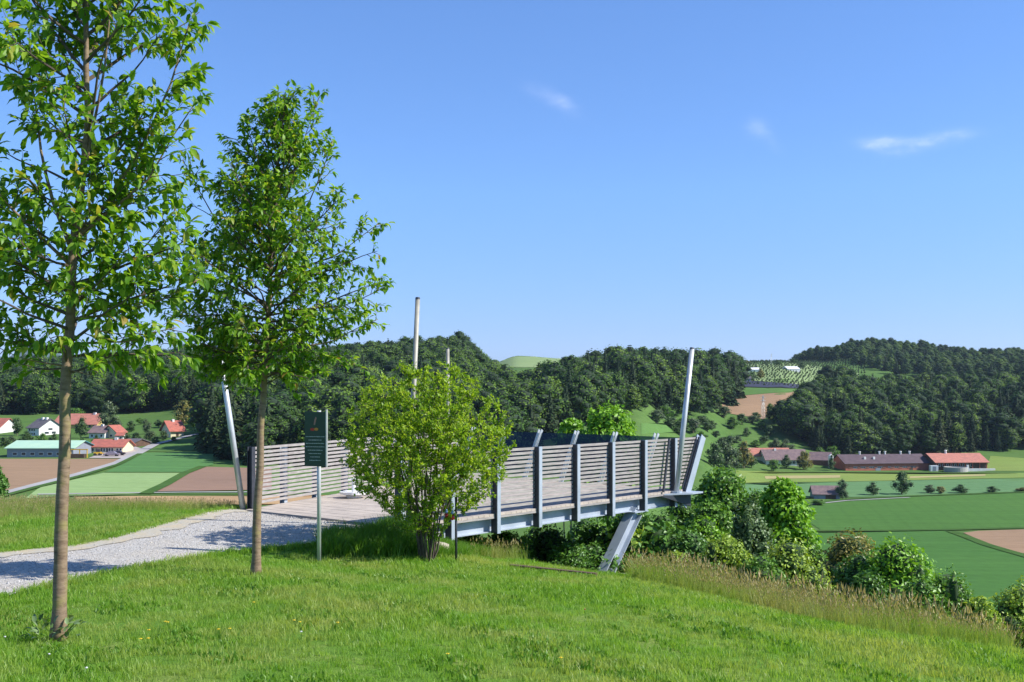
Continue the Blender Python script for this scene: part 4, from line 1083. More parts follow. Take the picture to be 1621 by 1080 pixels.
# hill top
house('hill_barn', 'dark red building on the far hill beside the tall leaning mast', 1113, 1136, 581, 577, 572, 14, RB, M['wall_brick'], 0, 'building', .8, (), d0=700)
house('hill_house', 'tiny white house with red roof next to the dark red hill building', 1101, 1112, 582, 577.5, 574, 10, RT, M['wall_white'], R(20), 'house', .6, row(2, .3, .7, .15, .3, .7), d0=700)
house('hill_farm', 'white farmhouse with dark roof above the dark netted rows', 1173, 1192, 604, 599.5, 595.5, 11, M['roof_grey'], M['wall_white'], R(-10), 'house', .6, row(3, .2, .8, .1, .3, .7), d0=600)
house('greenhouse', 'white greenhouse tunnel with dark roof behind, leftmost of three on the far hill', 1146, 1168, 585.5, 582, 579, 10, M['film'], M['film'], 0, 'greenhouse', .2, (), d0=700, roof_b=M['roof_grey'])
house('greenhouse', 'low white greenhouse tunnel, middle one of three on the far hill', 1181, 1204, 589, 585.5, 582, 12, M['film'], M['film'], R(-4), 'greenhouse', .2, (), d0=700)
house('greenhouse', 'brightest white greenhouse tunnel, rightmost of three on the far hill', 1243, 1267, 588, 584.5, 580, 16, M['film'], M['film'], R(8), 'greenhouse', .2, (), d0=700)
def pylon(px, base, top, label, d0):
    g = hit(px, base, d0); h = (base - top) / F * g.y; w = h * .08
    e = empty('lattice_pylon', g, R(20), label=label, cat='pylon')
    mb = MB()
    for sx in (-1, 1):
        for sy in (-1, 1): mb.tube([(sx * w, sy * w, 0), (sx * w * .15, sy * w * .15, h)], h * .006, 4)
    for k in range(7):
        a = k / 7; b = (k + 1) / 7; wa = w * (1 - .85 * a); wb = w * (1 - .85 * b)
        for s in (-1, 1):
            mb.tube([(s * wa, -wa, a * h), (s * wb, wb, b * h)], h * .004, 3); mb.tube([(-wa, s * wa, a * h), (wb, s * wb, b * h)], h * .004, 3)
    mb.build('tower', M['galv'], e)
    for z in (.78, .9): MB().bar((-h * .13, 0, h * z), (h * .13, 0, h * z), h * .012, h * .012).build('cross_arm', M['galv'], e)
pylon(1208, 664, 626, 'thin lattice pylon standing in front of the brown sloping field', 500)
pylon(1221, 577, 560, 'tiny lattice pylon on the skyline of the far hill', 800)

# ------------------------------------------------------------------ gravel path
PN = [(-240, 1010), (-100, 972), (0, 948), (60, 933), (120, 920), (200, 903), (260, 893), (320, 881), (380, 873), (440, 868), (500, 861), (560, 856), (605, 849)]
PF = [(-240, 905), (-100, 889), (0, 879), (60, 873), (120, 867), (170, 858), (215, 846), (250, 836), (290, 825), (330, 814), (375, 808), (440, 806)]
DK_A = Vector((-1.73, 17.5, 0)); DK_D = Vector((-4.61, 20.1, 0))
pn = [hit(x, y, 5, 40) for x, y in PN] + [Vector((-1.95, 17.45, 0))]
pf = [hit(x, y, 5, 40) for x, y in PF[:-1]] + [Vector((-4.65, 20.15, 0)), Vector((-4.55, 20.15, 0))]
def resample(pts, n):
    L = [0]
    for a, b in zip(pts, pts[1:]): L.append(L[-1] + (Vector(b) - Vector(a)).length)
    out = []
    for i in range(n):
        s = L[-1] * i / (n - 1)
        k = max(j for j in range(len(L)) if L[j] <= s + 1e-9); k = min(k, len(pts) - 2)
        t = (s - L[k]) / max(1e-9, L[k + 1] - L[k]); out.append(Vector(pts[k]).lerp(Vector(pts[k + 1]), t))
    return out
pn = [Vector((-11.5, 6.2, 0))] + pn; pf = [Vector((-16, 10.5, 0))] + pf
pnr = resample(pn, 90); pfr = resample(pf, 90)
rg = random.Random(4)
V = []; nxp = 16
for a, b in zip(pnr, pfr):
    a = a + Vector((rg.uniform(-.05, .05), rg.uniform(-.06, .06), 0)); b = b + Vector((rg.uniform(-.05, .05), rg.uniform(-.08, .08), 0))
    for q in range(nxp + 1):
        p = a.lerp(b, q / nxp); p.z = gz1(p.x, p.y) + .025; V.append(p)
Fp = [(k * (nxp + 1) + q, k * (nxp + 1) + q + 1, (k + 1) * (nxp + 1) + q + 1, (k + 1) * (nxp + 1) + q) for k in range(89) for q in range(nxp)]
tag(link('gravel_path', mesh('gravel_path', V, Fp, M['gravel'], True)), kind='structure')
mv_ = []; rg2 = random.Random(9)
for i, p in enumerate(pfr):
    t_ = (pfr[min(i + 1, 89)] - pfr[max(i - 1, 0)]); t_.z = 0; t_.normalize(); s_ = Vector((-t_.y, t_.x, 0))
    for q_ in (-.42 + rg2.uniform(-.12, .12), -.12, .10 + rg2.uniform(-.04, .04)):
        w_ = p + s_ * q_; w_.z = gz1(w_.x, w_.y) + .033; mv_.append(w_)
tag(link('path_margin', mesh('path_margin', mv_, [(3 * i + j, 3 * i + j + 1, 3 * i + j + 4, 3 * i + j + 3) for i in range(89) for j in range(2)], M['dry'], True)), kind='structure')
path_poly = [(p.x, p.y) for p in pnr] + [(p.x, p.y) for p in reversed(pfr)]
def inside(poly, X, Y):
    X = np.asarray(X); Y = np.asarray(Y); c = np.zeros(X.shape, bool)
    n = len(poly)
    for i in range(n):
        x1, y1 = poly[i]; x2, y2 = poly[(i + 1) % n]
        cond = ((y1 > Y) != (y2 > Y)) & (X < (x2 - x1) * (Y - y1) / ((y2 - y1) + 1e-12) + x1)
        c ^= cond
    return c

# ------------------------------------------------------------------ viewing platform
UA = Vector((.637, .771, 0)).normalized(); NA = Vector((.771, -.637, 0)).normalized()
EB = Vector((-.721, .694, 0)).normalized()
ZT, ZD, ZB = -1.0, -2.09, -2.41
A = Vector((-1.73, 17.5, 0)); B = A + UA * 8.48; C_ = B + EB * 7.0; D_ = Vector((-4.61, 20.1, 0))
plat = empty('viewing_platform', Vector((A.x, A.y, ZD)), 0, label='steel and timber viewing platform jutting over the slope, with slatted railings', cat='viewing platform')
inv = Matrix.Translation(-plat.location)
def pb(mb, name, m, parent=plat, smooth=False):
    base = plat.location
    mb.v = [Vector(p) - base for p in mb.v]
    return mb.build(name, m, parent, smooth)
def pt(base, t, dirn, z, off=0.0, nrm=NA): 
    p = base + dirn * t + nrm * off; return Vector((p.x, p.y, z))
# floor: planks laid across, boards only one or two pixels wide -> joined
mb = MB()
Llen = 8.48; wdt = .142; nb = int(Llen / wdt)
VD = (C_ - D_)
for i in range(nb):
    t0 = i * wdt; t1 = t0 + wdt - .007
    def farpt(t):   # where the plank line from the near edge, along -NA, meets the far rail
        a = A + UA * t; d = -NA
        # solve a + d*s = D_ + VD*q
        den = d.x * (-VD.y) - d.y * (-VD.x)
        rx, ry = D_.x - a.x, D_.y - a.y
        s = (rx * (-VD.y) - ry * (-VD.x)) / den; q = (d.x * ry - d.y * rx) / den
        if q > 1:    # meets the end edge instead
            den = d.x * (-EB.y) - d.y * (-EB.x); rx, ry = B.x - a.x, B.y - a.y
            s = (rx * (-EB.y) - ry * (-EB.x)) / den
        return a + d * s
    p0, p1, p2, p3 = A + UA * t0, A + UA * t1, farpt(t1), farpt(t0)
    zj = random.uniform(-.002, .002)
    top = [Vector((p.x, p.y, ZD + zj)) for p in (p0, p1, p2, p3)]; bot = [p - Vector((0, 0, .04)) for p in top]
    mb.add(top + bot, [(0, 1, 2, 3), (7, 6, 5, 4), (0, 4, 5, 1), (1, 5, 6, 2), (2, 6, 7, 3), (3, 7, 4, 0)])
# planks of the wedge before the first cross board, beside the path
pl = pb(mb, 'floor_planks', M['deck']); pl['kind'] = 'stuff'
mb = MB(); 
q = [A, A + UA * 0.0 - NA * 3.9, D_]
tri = [Vector((A.x, A.y, ZD - .003)), Vector(((A - NA * 4.35).x, (A - NA * 4.35).y, ZD - .003)), Vector((D_.x, D_.y, ZD - .003)), ]
# near edge joist, far beams
mb = MB().bar(pt(A, .95, UA, ZD - .06, -.02), pt(A, 8.48, UA, ZD - .06, -.02), .05, .035, NA); pb(mb, 'edge_board', M['slat'])
zc = (ZD - .085 + ZB) / 2; bh = (ZD - .085) - ZB
mb = MB().hbeam(pt(A, .93, UA, zc, -.16), pt(A, 8.3, UA, zc, -.16), .16, bh, .014, NA); pb(mb, 'main_beam', M['steel'])
mb = MB().bar(pt(A, .92, UA, zc, -.16), pt(A, .93, UA, zc, -.16), .2, bh + .01, NA); pb(mb, 'end_plate', M['steel'])
dd = VD.normalized(); nd = Vector((dd.y, -dd.x, 0))
mb = MB().hbeam(pt(D_, .2, dd, zc, .16, nd), pt(D_, VD.length - .2, dd, zc, .16, nd), .16, bh, .014, nd); pb(mb, 'main_beam', M['steel'])
mb = MB().hbeam(pt(B, .2, EB, zc, -.25, UA), pt(B, 6.8, EB, zc, -.25, UA), .16, bh, .014, UA); pb(mb, 'main_beam', M['steel'])
for t in np.arange(1.2, 8.2, 1.142):
    a = A + UA * t - NA * .27; b = A + UA * t - NA * 4.0
    mb = MB().bar((a.x, a.y, zc), (b.x, b.y, zc), .08, bh * .8, UA); pb(mb, 'cross_joist', M['steel_dark'])
# near railing
ts = [0.02 + 1.142 * i for i in range(8)]
for i, t in enumerate(ts):
    zb = ZB - .01 if i else -2.75
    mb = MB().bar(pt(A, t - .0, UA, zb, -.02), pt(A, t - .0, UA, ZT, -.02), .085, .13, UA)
    po = pb(mb, 'railing_post', M['steel_dark'])  # shade on the post's web and rear is put into this dark colour
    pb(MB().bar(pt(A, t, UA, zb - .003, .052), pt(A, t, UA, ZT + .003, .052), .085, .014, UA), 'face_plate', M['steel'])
    if i > 0 and i < 7:    # web stiffener behind the post
        mb = MB().bar(pt(A, t - .12, UA, zc, -.1), pt(A, t - .12, UA, zc - .0001, -.22), .012, bh - .03, UA)
bays = [(ts[i] + .044, ts[i + 1] - .044) for i in range(7)]
cube = MB().box(-.5, .5, -.5, .5, -.5, .5)
slat_me = mesh('slat', cube.v, cube.f, M['slat'])
def slat(a, b, th, h, jitter=.002):
    """one board between two points"""
    a = Vector(a); b = Vector(b); c = (a + b) / 2 - plat.location; d = b - a
    o = link('slat', slat_me, plat, c + Vector((0, 0, random.uniform(-jitter, jitter))))
    o.rotation_euler = (0, -math.asin(d.z / d.length), math.atan2(d.y, d.x)); o.scale = (d.length, th, h)
    return o
NS = 14; zs = [ZT - .03 - i * .0745 for i in range(NS)]
LEAN = .6 / 1.1
for z in zs:
    for a, b in bays: slat(pt(A, a, UA, z, -.06), pt(A, b, UA, z, -.06), .03, .044)
    te = 8.48 + (z - ZD) * LEAN - .04
    slat(pt(A, ts[-1] + .044, UA, z, -.06), pt(A, te, UA, z, -.06), .03, .044)
# slim leaning bars in the last bays and the strong leaning corner post
for off in (.10, .20):
    pb(MB().bar(pt(A, 8.48 - off, UA, ZD + .02, .03), pt(A, 8.48 + .6 - off, UA, ZT + .0, .03), .022, .022, NA), 'slim_bar', M['steel_dark'])
pb(MB().bar(pt(A, 7.55, UA, ZD + .0, .03), pt(A, 7.78, UA, ZT, .03), .03, .05, NA), 'slim_bar', M['steel_dark'])
pb(MB().hbeam(pt(A, 8.30, UA, ZB - .02, .02), pt(A, 9.10, UA, ZT + .01, .02), .19, .12, .014, UA), 'leaning_corner_post', M['steel'])
# bracket for the mast
br = MB(); 
br.add([pt(A, 7.6, UA, -2.16, .02), pt(A, 8.62, UA, -2.16, .02), pt(A, 8.62, UA, -2.16, .34), pt(A, 8.2, UA, -2.16, .34)] + [pt(A, 7.6, UA, -2.13, .02), pt(A, 8.62, UA, -2.13, .02), pt(A, 8.62, UA, -2.13, .34), pt(A, 8.2, UA, -2.13, .34)],
       [(3, 2, 1, 0), (4, 5, 6, 7), (0, 1, 5, 4), (1, 2, 6, 5), (2, 3, 7, 6), (3, 0, 4, 7)])
pb(br, 'mast_bracket', M['steel'])
pb(MB().add([pt(A, 7.35, UA, -2.16, .1), pt(A, 8.5, UA, -2.16, .1), pt(A, 8.5, UA, -2.44, .1), pt(A, 7.35, UA, -2.16, .115), pt(A, 8.5, UA, -2.16, .115), pt(A, 8.5, UA, -2.44, .115)], [(0, 1, 2), (5, 4, 3), (0, 3, 4, 1), (1, 4, 5, 2), (2, 5, 3, 0)]), 'gusset', M['steel_dark'])
# end side: leaning posts with glass
nbay = 6; sp = 7.0 / nbay
for i in range(1, nbay + 1):
    for s in (-.045, .045):
        a = B + EB * (i * sp + s)
        a0 = Vector((a.x, a.y, ZD - .2)) - UA * (.2 * LEAN); a1 = Vector((a.x, a.y, ZT + .04)) + UA * (1.13 * LEAN)
        pb(MB().bar(a0, a1, .014, .07, EB), 'leaning_post', M['galv'])
for i in range(nbay):
    s0 = B + EB * (i * sp + .07); s1 = B + EB * ((i + 1) * sp - .07)
    v = []
    for dz in (.06, 1.06):
        for q in (s0, s1):
            v.append(Vector((q.x, q.y, ZD + dz)) + UA * (dz * LEAN))
    v = v + [p + UA * .012 for p in v]
    mb = MB().add([v[0], v[1], v[3], v[2], v[4], v[5], v[7], v[6]], [(0, 1, 2, 3), (7, 6, 5, 4), (0, 4, 5, 1), (1, 5, 6, 2), (2, 6, 7, 3), (3, 7, 4, 0)])
    pb(mb, 'glass_pane', M['glass'])
# far railing
LD = VD.length; nbay = 8; sp = LD / nbay
for i in range(nbay + 1):
    t = i * sp
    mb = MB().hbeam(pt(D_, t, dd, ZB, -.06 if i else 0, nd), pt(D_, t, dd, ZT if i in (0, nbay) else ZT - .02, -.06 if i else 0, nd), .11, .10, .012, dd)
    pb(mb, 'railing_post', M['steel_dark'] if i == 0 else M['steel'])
for z in zs:
    for i in range(nbay):
        slat(pt(D_, i * sp + .004 + (.01 if i == 0 else 0), dd, z, .02, nd), pt(D_, (i + 1) * sp - .004, dd, z, .02, nd), .03, .044)
# wedge of the floor between path and first cross plank
wv = [Vector((A.x, A.y, ZD - .004)), Vector((D_.x, D_.y, ZD - .004))]
p2 = A - NA * 6.0
mbw = MB().add([Vector((A.x - .02, A.y - .01, ZD - .012)), Vector((D_.x, D_.y, ZD - .012)), farpt(0.0) + Vector((0, 0, ZD - .012))], [(0, 1, 2)])
if (farpt(0.0) - D_).length > .05: pb(mbw, 'entry_plate', M['deck'])
# raking leg on its plinth
lt = pt(A, 6.72, UA, ZB - .01, -.12); lf = pt(A, 5.62, UA, -3.62, -.12)
pb(MB().hbeam(lt + Vector((0, 0, .0)), lf, .21, .27, .018, NA), 'raking_leg', M['steel'])
pb(MB().box(-.24, .24, -.17, .17, -.02, .0, Matrix.Translation(lt + Vector((0, 0, .01))) @ Matrix.Rotation(math.atan2(UA.y, UA.x), 4, 'Z')), 'head_plate', M['steel'])
gp = gz1(lf.x, lf.y)
pb(MB().box(-.35, .75, -.38, .32, gp - .5, -3.58, Matrix.Translation(Vector((lf.x, lf.y, 0))) @ Matrix.Rotation(R(8), 4, 'Z')), 'plinth', M['concrete'])
lt2 = Vector(((C_ - EB * .6 - UA * 1.7).x, (C_ - EB * .6 - UA * 1.7).y, ZB)); lf2 = lt2 - UA * 1.1; lf2.z = gz1(lf2.x, lf2.y)
pb(MB().hbeam(lt2, lf2, .26, .30, .02, NA), 'raking_leg', M['steel'])
# concrete abutment
RM = Matrix.Translation(Vector((A.x, A.y, 0))) @ Matrix.Rotation(math.atan2(UA.y, UA.x), 4, 'Z')
ab = MB().box(.10, .90, -.02, 3.7, -3.1, -2.26, RM); pb(ab, 'abutment', M['concrete'])
ab = MB().box(-.42, .02, -.26, .02, -2.9, -2.13, RM); pb(ab, 'abutment', M['concrete'])
ab = MB().box(-.18, .10, .05, 3.95, -2.8, -2.14, RM); pb(ab, 'threshold', M['concrete'])

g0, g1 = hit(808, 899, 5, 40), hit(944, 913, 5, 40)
e = empty('dark_ground_bar', g0.lerp(g1, .5), 0, label='low dark bar lying in the grass left of the raking leg', cat='edging')
c_ = g0.lerp(g1, .5); MB().bar(g0 - c_ + Vector((0, 0, .0)), g1 - c_ + Vector((0, 0, .0)), .08, .10).build('board', M['wall_wood'], e)  # low dark bar along the ground line beside the leg


# masts -------------------------------------------------------------
def mast(base, top, r, label, foot=True):
    mt_ = M['mast_grey'] if 'tallest' in label else M['galv']
    e = empty('mast', base, 0, label=label, cat='mast')
    d = top - base
    MB().tube([(0, 0, 0), d * .5, d], [r, r * .97, r * .9], 14).build('pole', mt_, e, True)
    MB().tube([d, d + d.normalized() * .03], [r * .96, r * .8], 14).build('cap', M['steel_dark'], e)
    MB().tube([Vector((0, 0, -.02)), Vector((0, 0, .02))], [r * 2.1, r * 2.1], 14).build('foot_plate', M['steel'], e)
    return e
mb_ = P(1070.5, 782, 23.62)
mast(Vector((mb_.x, mb_.y, -2.11)), Vector((3.80, 24.0, .87)), .056, 'tall mast leaning right at the valley corner of the platform')
mast(Vector((-4.76, 20.15, gz1(-4.76, 20.15))), Vector((-5.27, 20.3, 1.05)), .052, 'mast leaning left beside the left end of the slatted railing')
mast(Vector((-1.58, 17.16, gz1(-1.58, 17.16))), Vector((-1.435, 17.3, 1.385)), .040, 'tallest mast rising upright through the lime green bush')
mast(Vector((-1.61, C_.y - .15, ZD)), Vector((-1.64, 29.0, 1.05)), .048, 'shorter mast at the far corner, right of the tallest one')

# white drinking basin on the deck ----------------------------------
pd_ = P(560, 789, 22.1)
e = empty('floor_basin', Vector((pd_.x, pd_.y, ZD + .002)), 0, label='round white dish with short upright stub standing on the platform floor', cat='basin')
MB().lathe([(.14, 0), (.15, .05), (.27, .075), (.275, .12), (.25, .125), (.10, .105)], n=28).build('dish', M['white_paint'], e, False)
MB().tube([(-.0, 0, .1), (0, 0, .36), (-.02, 0, .375)], [.042, .038, .042], 12).build('upright', M['white_paint'], e)
MB().bar((-.01, 0, .365), (-.11, -.02, .35), .05, .025).build('spout', M['white_paint'], e)

# sign ---------------------------------------------------------------
sb = Vector(((505 - CX) / F * 15, 15, gz1((505 - CX) / F * 15, 15)))
e = empty('notice_sign', sb, 0, label='dark green notice board on a slim grey pole beside the path', cat='sign')
k = 15 / F
topz = (HY - 650) * k - sb.z
MB().tube([(0, 0, -.1), (0, 0, topz)], .027, 12).build('pole', M['galv'], e, True)
rz = R(-14)
cxp = (500.5 - 505) * k
bz0, bz1 = (HY - 738) * k - sb.z, (HY - 652) * k - sb.z
hwb = 18 * k
SM = Matrix.Translation(Vector((cxp, -.05, 0))) @ Matrix.Rotation(rz, 4, 'Z')
bo = MB().box(-hwb, hwb, -.012, .012, bz0, bz1, SM).build('board', M['sign_green'], e)
MB().box(hwb, hwb + .014, -.02, .02, bz0 - .005, bz1 + .03, SM).build('edge_profile', M['galv'], e)
for z in (bz0 + .1, bz1 - .1): MB().box(-.05, .05, .012, .05, z - .02, z + .02, SM).build('clamp', M['galv'], e)
# print: eight centred lines too small to read in the photograph, a red and yellow emblem and a small figure above
rg = random.Random(3)
lw = [.88, .62, .86, .88, .70, .58, .46, .54]
for i, w in enumerate(lw):
    z = bz1 - (bz1 - bz0) * (.455 + .062 * i)
    x = -hwb * w; pr = MB()
    while x < hwb * w:
        l = rg.uniform(.006, .03)
        pr.box(x, min(x + l, hwb * w), -.0155, -.0135, z - rg.uniform(.003, .005), z + rg.uniform(.003, .006), SM); x += l + rg.uniform(.003, .006)
    o = pr.build('print_line', M['print_white'], bo)
for nm, mt, x0, x1, yz0, yz1 in (('emblem', M['print_red'], -.065, -.008, .30, .345), ('emblem', M['print_yellow'], -.008, .042, .295, .34)):
    zc1 = bz1 - (bz1 - bz0) * yz0; zc0 = bz1 - (bz1 - bz0) * yz1
    v = []; n = 14; cx_ = (x0 + x1) / 2
    for yy in (-.0165, -.0135):
        for i in range(n):
            a = 2 * math.pi * i / n; v.append(SM @ Vector((cx_ + math.cos(a) * (x1 - x0) / 2 * 1.15, yy, (zc0 + zc1) / 2 + math.sin(a) * (zc1 - zc0) / 2 * 1.2)))
    MB().add(v, [tuple(range(n)), tuple(range(2 * n - 1, n - 1, -1))] + [(i, (i + 1) % n, n + (i + 1) % n, n + i) for i in range(n)]).build(nm, mt, bo)
    SM = SM @ Matrix.Translation(Vector((0, -.0004, 0)))
zc1 = bz1 - (bz1 - bz0) * .14
MB().add([SM @ Vector(p) for p in [(-.02, -.016, zc1 - .07), (.0, -.016, zc1 - .075), (.022, -.016, zc1 + .02), (.008, -.016, zc1 + .035), (-.012, -.016, zc1 - .01), (-.02, -.0135, zc1 - .07), (.0, -.0135, zc1 - .075), (.022, -.0135, zc1 + .02), (.008, -.0135, zc1 + .035), (-.012, -.0135, zc1 - .01)]],
         [(0, 1, 2, 3, 4), (9, 8, 7, 6, 5), (0, 5, 6, 1), (1, 6, 7, 2), (2, 7, 8, 3), (3, 8, 9, 4), (4, 9, 5, 0)]).build('figure', M['print_pink'], bo)

# slim dark post and two red ornaments by the bush ---------------------
bx = (722 - CX) / F * 16.2
gp_ = gz1(bx, 16.2)
e = empty('slim_post', Vector((bx, 16.2, gp_)), 0, label='slim dark steel post standing right of the bush stems', cat='post')
MB().tube([(0, 0, -.1), (0, 0, .92)], .018, 10).build('shaft', M['steel_dark'], e, True)
MB().tube([(0, 0, .92), (0, 0, .94)], [.024, .016], 10).build('cap', M['steel_dark'], e)
for px, py, lb in ((707, 816, 'left one of two red egg shaped ornaments hanging in the bush'), (716, 819, 'right, larger one of two red egg shaped ornaments hanging in the bush')):
    p = P(px, py, 15.6)
    e = empty('hanging_ornament', p, 0, label=lb, cat='ornament')
    s = 1.0 if px < 710 else 1.25
    MB().lathe([(.004, -.034 * s), (.018 * s, -.026 * s), (.027 * s, -.004), (.022 * s, .016 * s), (.008, .03 * s)], n=14).build('egg', M['red'], e, True)
    MB().lathe([(.008, .03 * s), (.02, .045 * s), (.012, .075 * s), (.003, .085 * s)], n=10).build('cap', M['blue_cap'], e)
    MB().tube([(0, 0, .08 * s), (0, 0, .22)], .0025, 4).build('thread', M['twig'], e)
# pale stones behind the bush
for px, py, s, d, lb in ((690, 866, .20, 16.9, 'flat pale stone on the grass right of the bush stems'), (664, 852, .14, 17.1, 'small pale stone left behind the bush stems'), (693, 853, .16, 17.2, 'pale stone tucked under the platform edge behind the bush')):
    p = P(px, py, d); gg = gz1(p.x, p.y)
    rg_ = np.random.default_rng(px); cv, cf = ICO2
    v = np.sign(cv) * np.abs(cv) ** .6 * np.array([s, s * .7, s * .42]) * (1 + .06 * rg_.normal(size=(len(cv), 1)))
    o = link('boulder', mesh('boulder', v, cf, M['stone']), None, (p.x, p.y, gg + s * .22)); tag(o, lb, 'stone')

# ------------------------------------------------------------------ young trees
def grow(rng, start, d, L, r0, r1, n, up=.25, wob=.12):
    pts = [Vector(start)]; d = Vector(d).normalized(); rad = [r0]
    for i in range(n):
        d = (d + Vector(rng.normal(size=3)) * wob + Vector((0, 0, up / n))).normalized()
        pts.append(pts[-1] + d * (L / n)); rad.append(r0 + (r1 - r0) * (i + 1) / n)
    return pts, rad
def along(pts, t):
    f = t * (len(pts) - 1); i = min(int(f), len(pts) - 2); return pts[i].lerp(pts[i + 1], f - i), (pts[i + 1] - pts[i]).normalized()

def young_tree(name, label, depth, trunk_px, r_trunk, limbs, prof, n_prim, leafL, seed, crown_t0, n_single=300, dens=1.0):
    """trunk_px: points of the stem in the photograph; limbs: strong branches (from, to, radius, depth shift); prof(z)->crown radius"""
    rng = np.random.default_rng(seed)
    k = depth / F
    base = P(trunk_px[0][0], trunk_px[0][1], depth); base.z = gz1(base.x, base.y)
    tr = [P(x, y, depth) for x, y in trunk_px]; tr[0] = base - Vector((0, 0, .06))
    e = empty(name, base, 0, label=label, cat='tree')
    loc = lambda p: Vector(p) - base
    tp = resample(tr, 40)
    H = [p.z - base.z for p in tp]; top = H[-1]
    rad = [max(.006, r_trunk * (1.0 - .88 * (max(0.0, h) / top) ** .95) * (1 + .03 * math.sin(h * 17))) for h in H]
    rad[0] = r_trunk * 1.35; rad[1] = r_trunk * 1.12
    tpl = [loc(p) + Vector((.006 * math.sin(i * .9), .006 * math.cos(i * 1.3), 0)) for i, p in enumerate(tp)]
    MB().tube(tpl, rad, 14).build('trunk', M['cherry_bark'], e, True)
    tw = MB(); LP = []; LD_ = []
    prims = []
    for (a, b, r, dy) in limbs:
        s = loc(P(a[0], a[1], depth)); t = loc(P(b[0], b[1], depth)) + Vector((0, dy, 0))
        mid = s.lerp(t, .5) + Vector(((t - s).x * .10, 0, -(t - s).length * .05))
        pts = [s, s.lerp(mid, .5) + Vector(rng.normal(size=3)) * .02, mid, mid.lerp(t, .5) + Vector(rng.normal(size=3)) * .02, t]
        rr = [r * .8, r * .62, r * .45, r * .3, .004]
        lb = MB().tube(resample(pts, 9), [float(np.interp(q / 8, [0, .25, .5, .75, 1], rr)) for q in range(9)], 8)
        lb.build('branch', M['cherry_bark'], e, True)
        prims.append((resample(pts, 12), 1.0, True))
    for i in range(n_prim):
        t = crown_t0 + (1 - crown_t0) * ((i + .5) / n_prim) ** 1.15
        p, _ = along(tpl, t)
        a = i * 2.399 + rng.uniform(-.35, .35)
        zt = p.z
        q_ = (t - crown_t0) / (1 - crown_t0)
        el = rng.uniform(.02, .35) + .75 * q_
        Rr = prof(zt + base.z + .1); Rr = min(Rr, prof(zt + base.z + Rr * math.tan(el) * .8) * 1.05)
        Rr = Rr * rng.uniform(.68, 1.12)
        if Rr < .06: continue
        L = Rr / math.cos(el) * 1.0
        pts, rr = grow(rng, p, (math.cos(a) * math.cos(el), math.sin(a) * math.cos(el), math.sin(el)), L, .006 + .009 * L, .003, 7, .18, .10)
        tw.tube(pts, rr, 5, False)
        prims.append((pts, min(1, L), False))
    for pts, sc_, strong in prims:
        L = sum((b - a).length for a, b in zip(pts, pts[1:]))
        ns = max(3, int(L / (.085 / dens)))
        for j in range(ns):
            t = .12 + .88 * (j + rng.random()) / ns
            p, d = along(pts, min(t, .995))
            if prof(p.z + base.z) <= 0: continue
            gap = math.sin(p.x * 4.6 + seed) * math.sin(p.z * 4.1 + .7 * seed) + .7 * math.sin(p.y * 5.3 + p.z * 2.7) + .4 * math.sin(p.x * 9 + p.z * 7)
            if gap < -.62 and t < .9: continue
            sl = (.14 + .34 * L * (1 - t) * .8) * rng.uniform(.7, 1.25); sl = min(sl, .55)
            side = Vector(rng.normal(size=3)); side = (side - d * side.dot(d)).normalized()
            dd_ = (d * .75 + side * .85 + Vector((0, 0, .15))).normalized()
            sp_, sr = grow(rng, p, dd_, sl, .0042, .0016, 4, .1, .16)
            tw.tube(sp_, sr, 4, False)
            nl = max(3, int(sl / .026))
            for q in range(nl):
                tt = (q + rng.random()) / nl * .9 + .1
                pp, d2 = along(sp_, min(tt, .999)); LP.append(pp); LD_.append(d2)
            for q in range(5): LP.append(sp_[-1]); LD_.append((sp_[-1] - sp_[-2]).normalized())
    tws = tw.build('twigs', M['twig'], e); tws['kind'] = 'stuff'
    Pp = np.array([p[:] for p in LP]); Dn = np.array([d[:] for d in LD_]); n = len(Pp)
    D = Dn * .7 + unit(rng, n) * .75 + np.array([0, 0, -.42]); D /= np.linalg.norm(D, axis=1, keepdims=True)
    Nn = np.array([0, 0, 1.0]) + rng.normal(size=(n, 3)) * .42 + np.array(to_sun[:]) * .15
    L = leafL * rng.uniform(.6, 1.2, n)
    Pp = Pp + D * .012
    rnd = rng.random(n) ** 1.3 * .86 + (rng.random(n) < .05) * .16
    W = L * rng.uniform(.44, .60, n)
    # leaves that show largest in the picture are objects of their own
    wp = Pp + np.array(base[:]); px = CX + F * wp[:, 0] / wp[:, 1]; py = HY - F * wp[:, 2] / wp[:, 1]
    ins = (px > 0) & (px < 1621) & (py > 0) & (py < 1080)
    score = np.where(ins, L / wp[:, 1], 0)
    single = np.argsort(-score)[:n_single]
    ms = np.zeros(n, bool); ms[single] = True
    q = ~ms
    V, Fa, kk = stamp(LEAF_HI, Pp[q], D[q], Nn[q], L[q], W[q])
    o = link('foliage', np_mesh('foliage', V, Fa, M['cherry_leaf'], np.repeat(rnd[q], kk)), e); o['kind'] = 'stuff'
    lv, lf = LEAF_HI
    lm = mesh('leaf', lv, lf, M['cherry_leaf_single'])
    Df, Sf, Nf = frames(D, Nn)
    for i in single:
        o = link('leaf', lm, e)
        Mx = Matrix(((Df[i, 0], Sf[i, 0], Nf[i, 0]), (Df[i, 1], Sf[i, 1], Nf[i, 1]), (Df[i, 2], Sf[i, 2], Nf[i, 2])))
        o.location = Pp[i]; o.rotation_euler = Mx.to_euler(); o.scale = (L[i], W[i], L[i])
    return e
d1 = 9.0; k1 = d1 / F
def prof1(z):
    y = HY - z / k1
    return float(np.interp(y, [-330, -200, -80, 0, 100, 180, 260, 340, 420, 480, 540, 580, 605], [.05, .5, .85, 1.0, 1.08, 1.0, .72, .82, 1.0, 1.15, 1.05, .6, .0]))
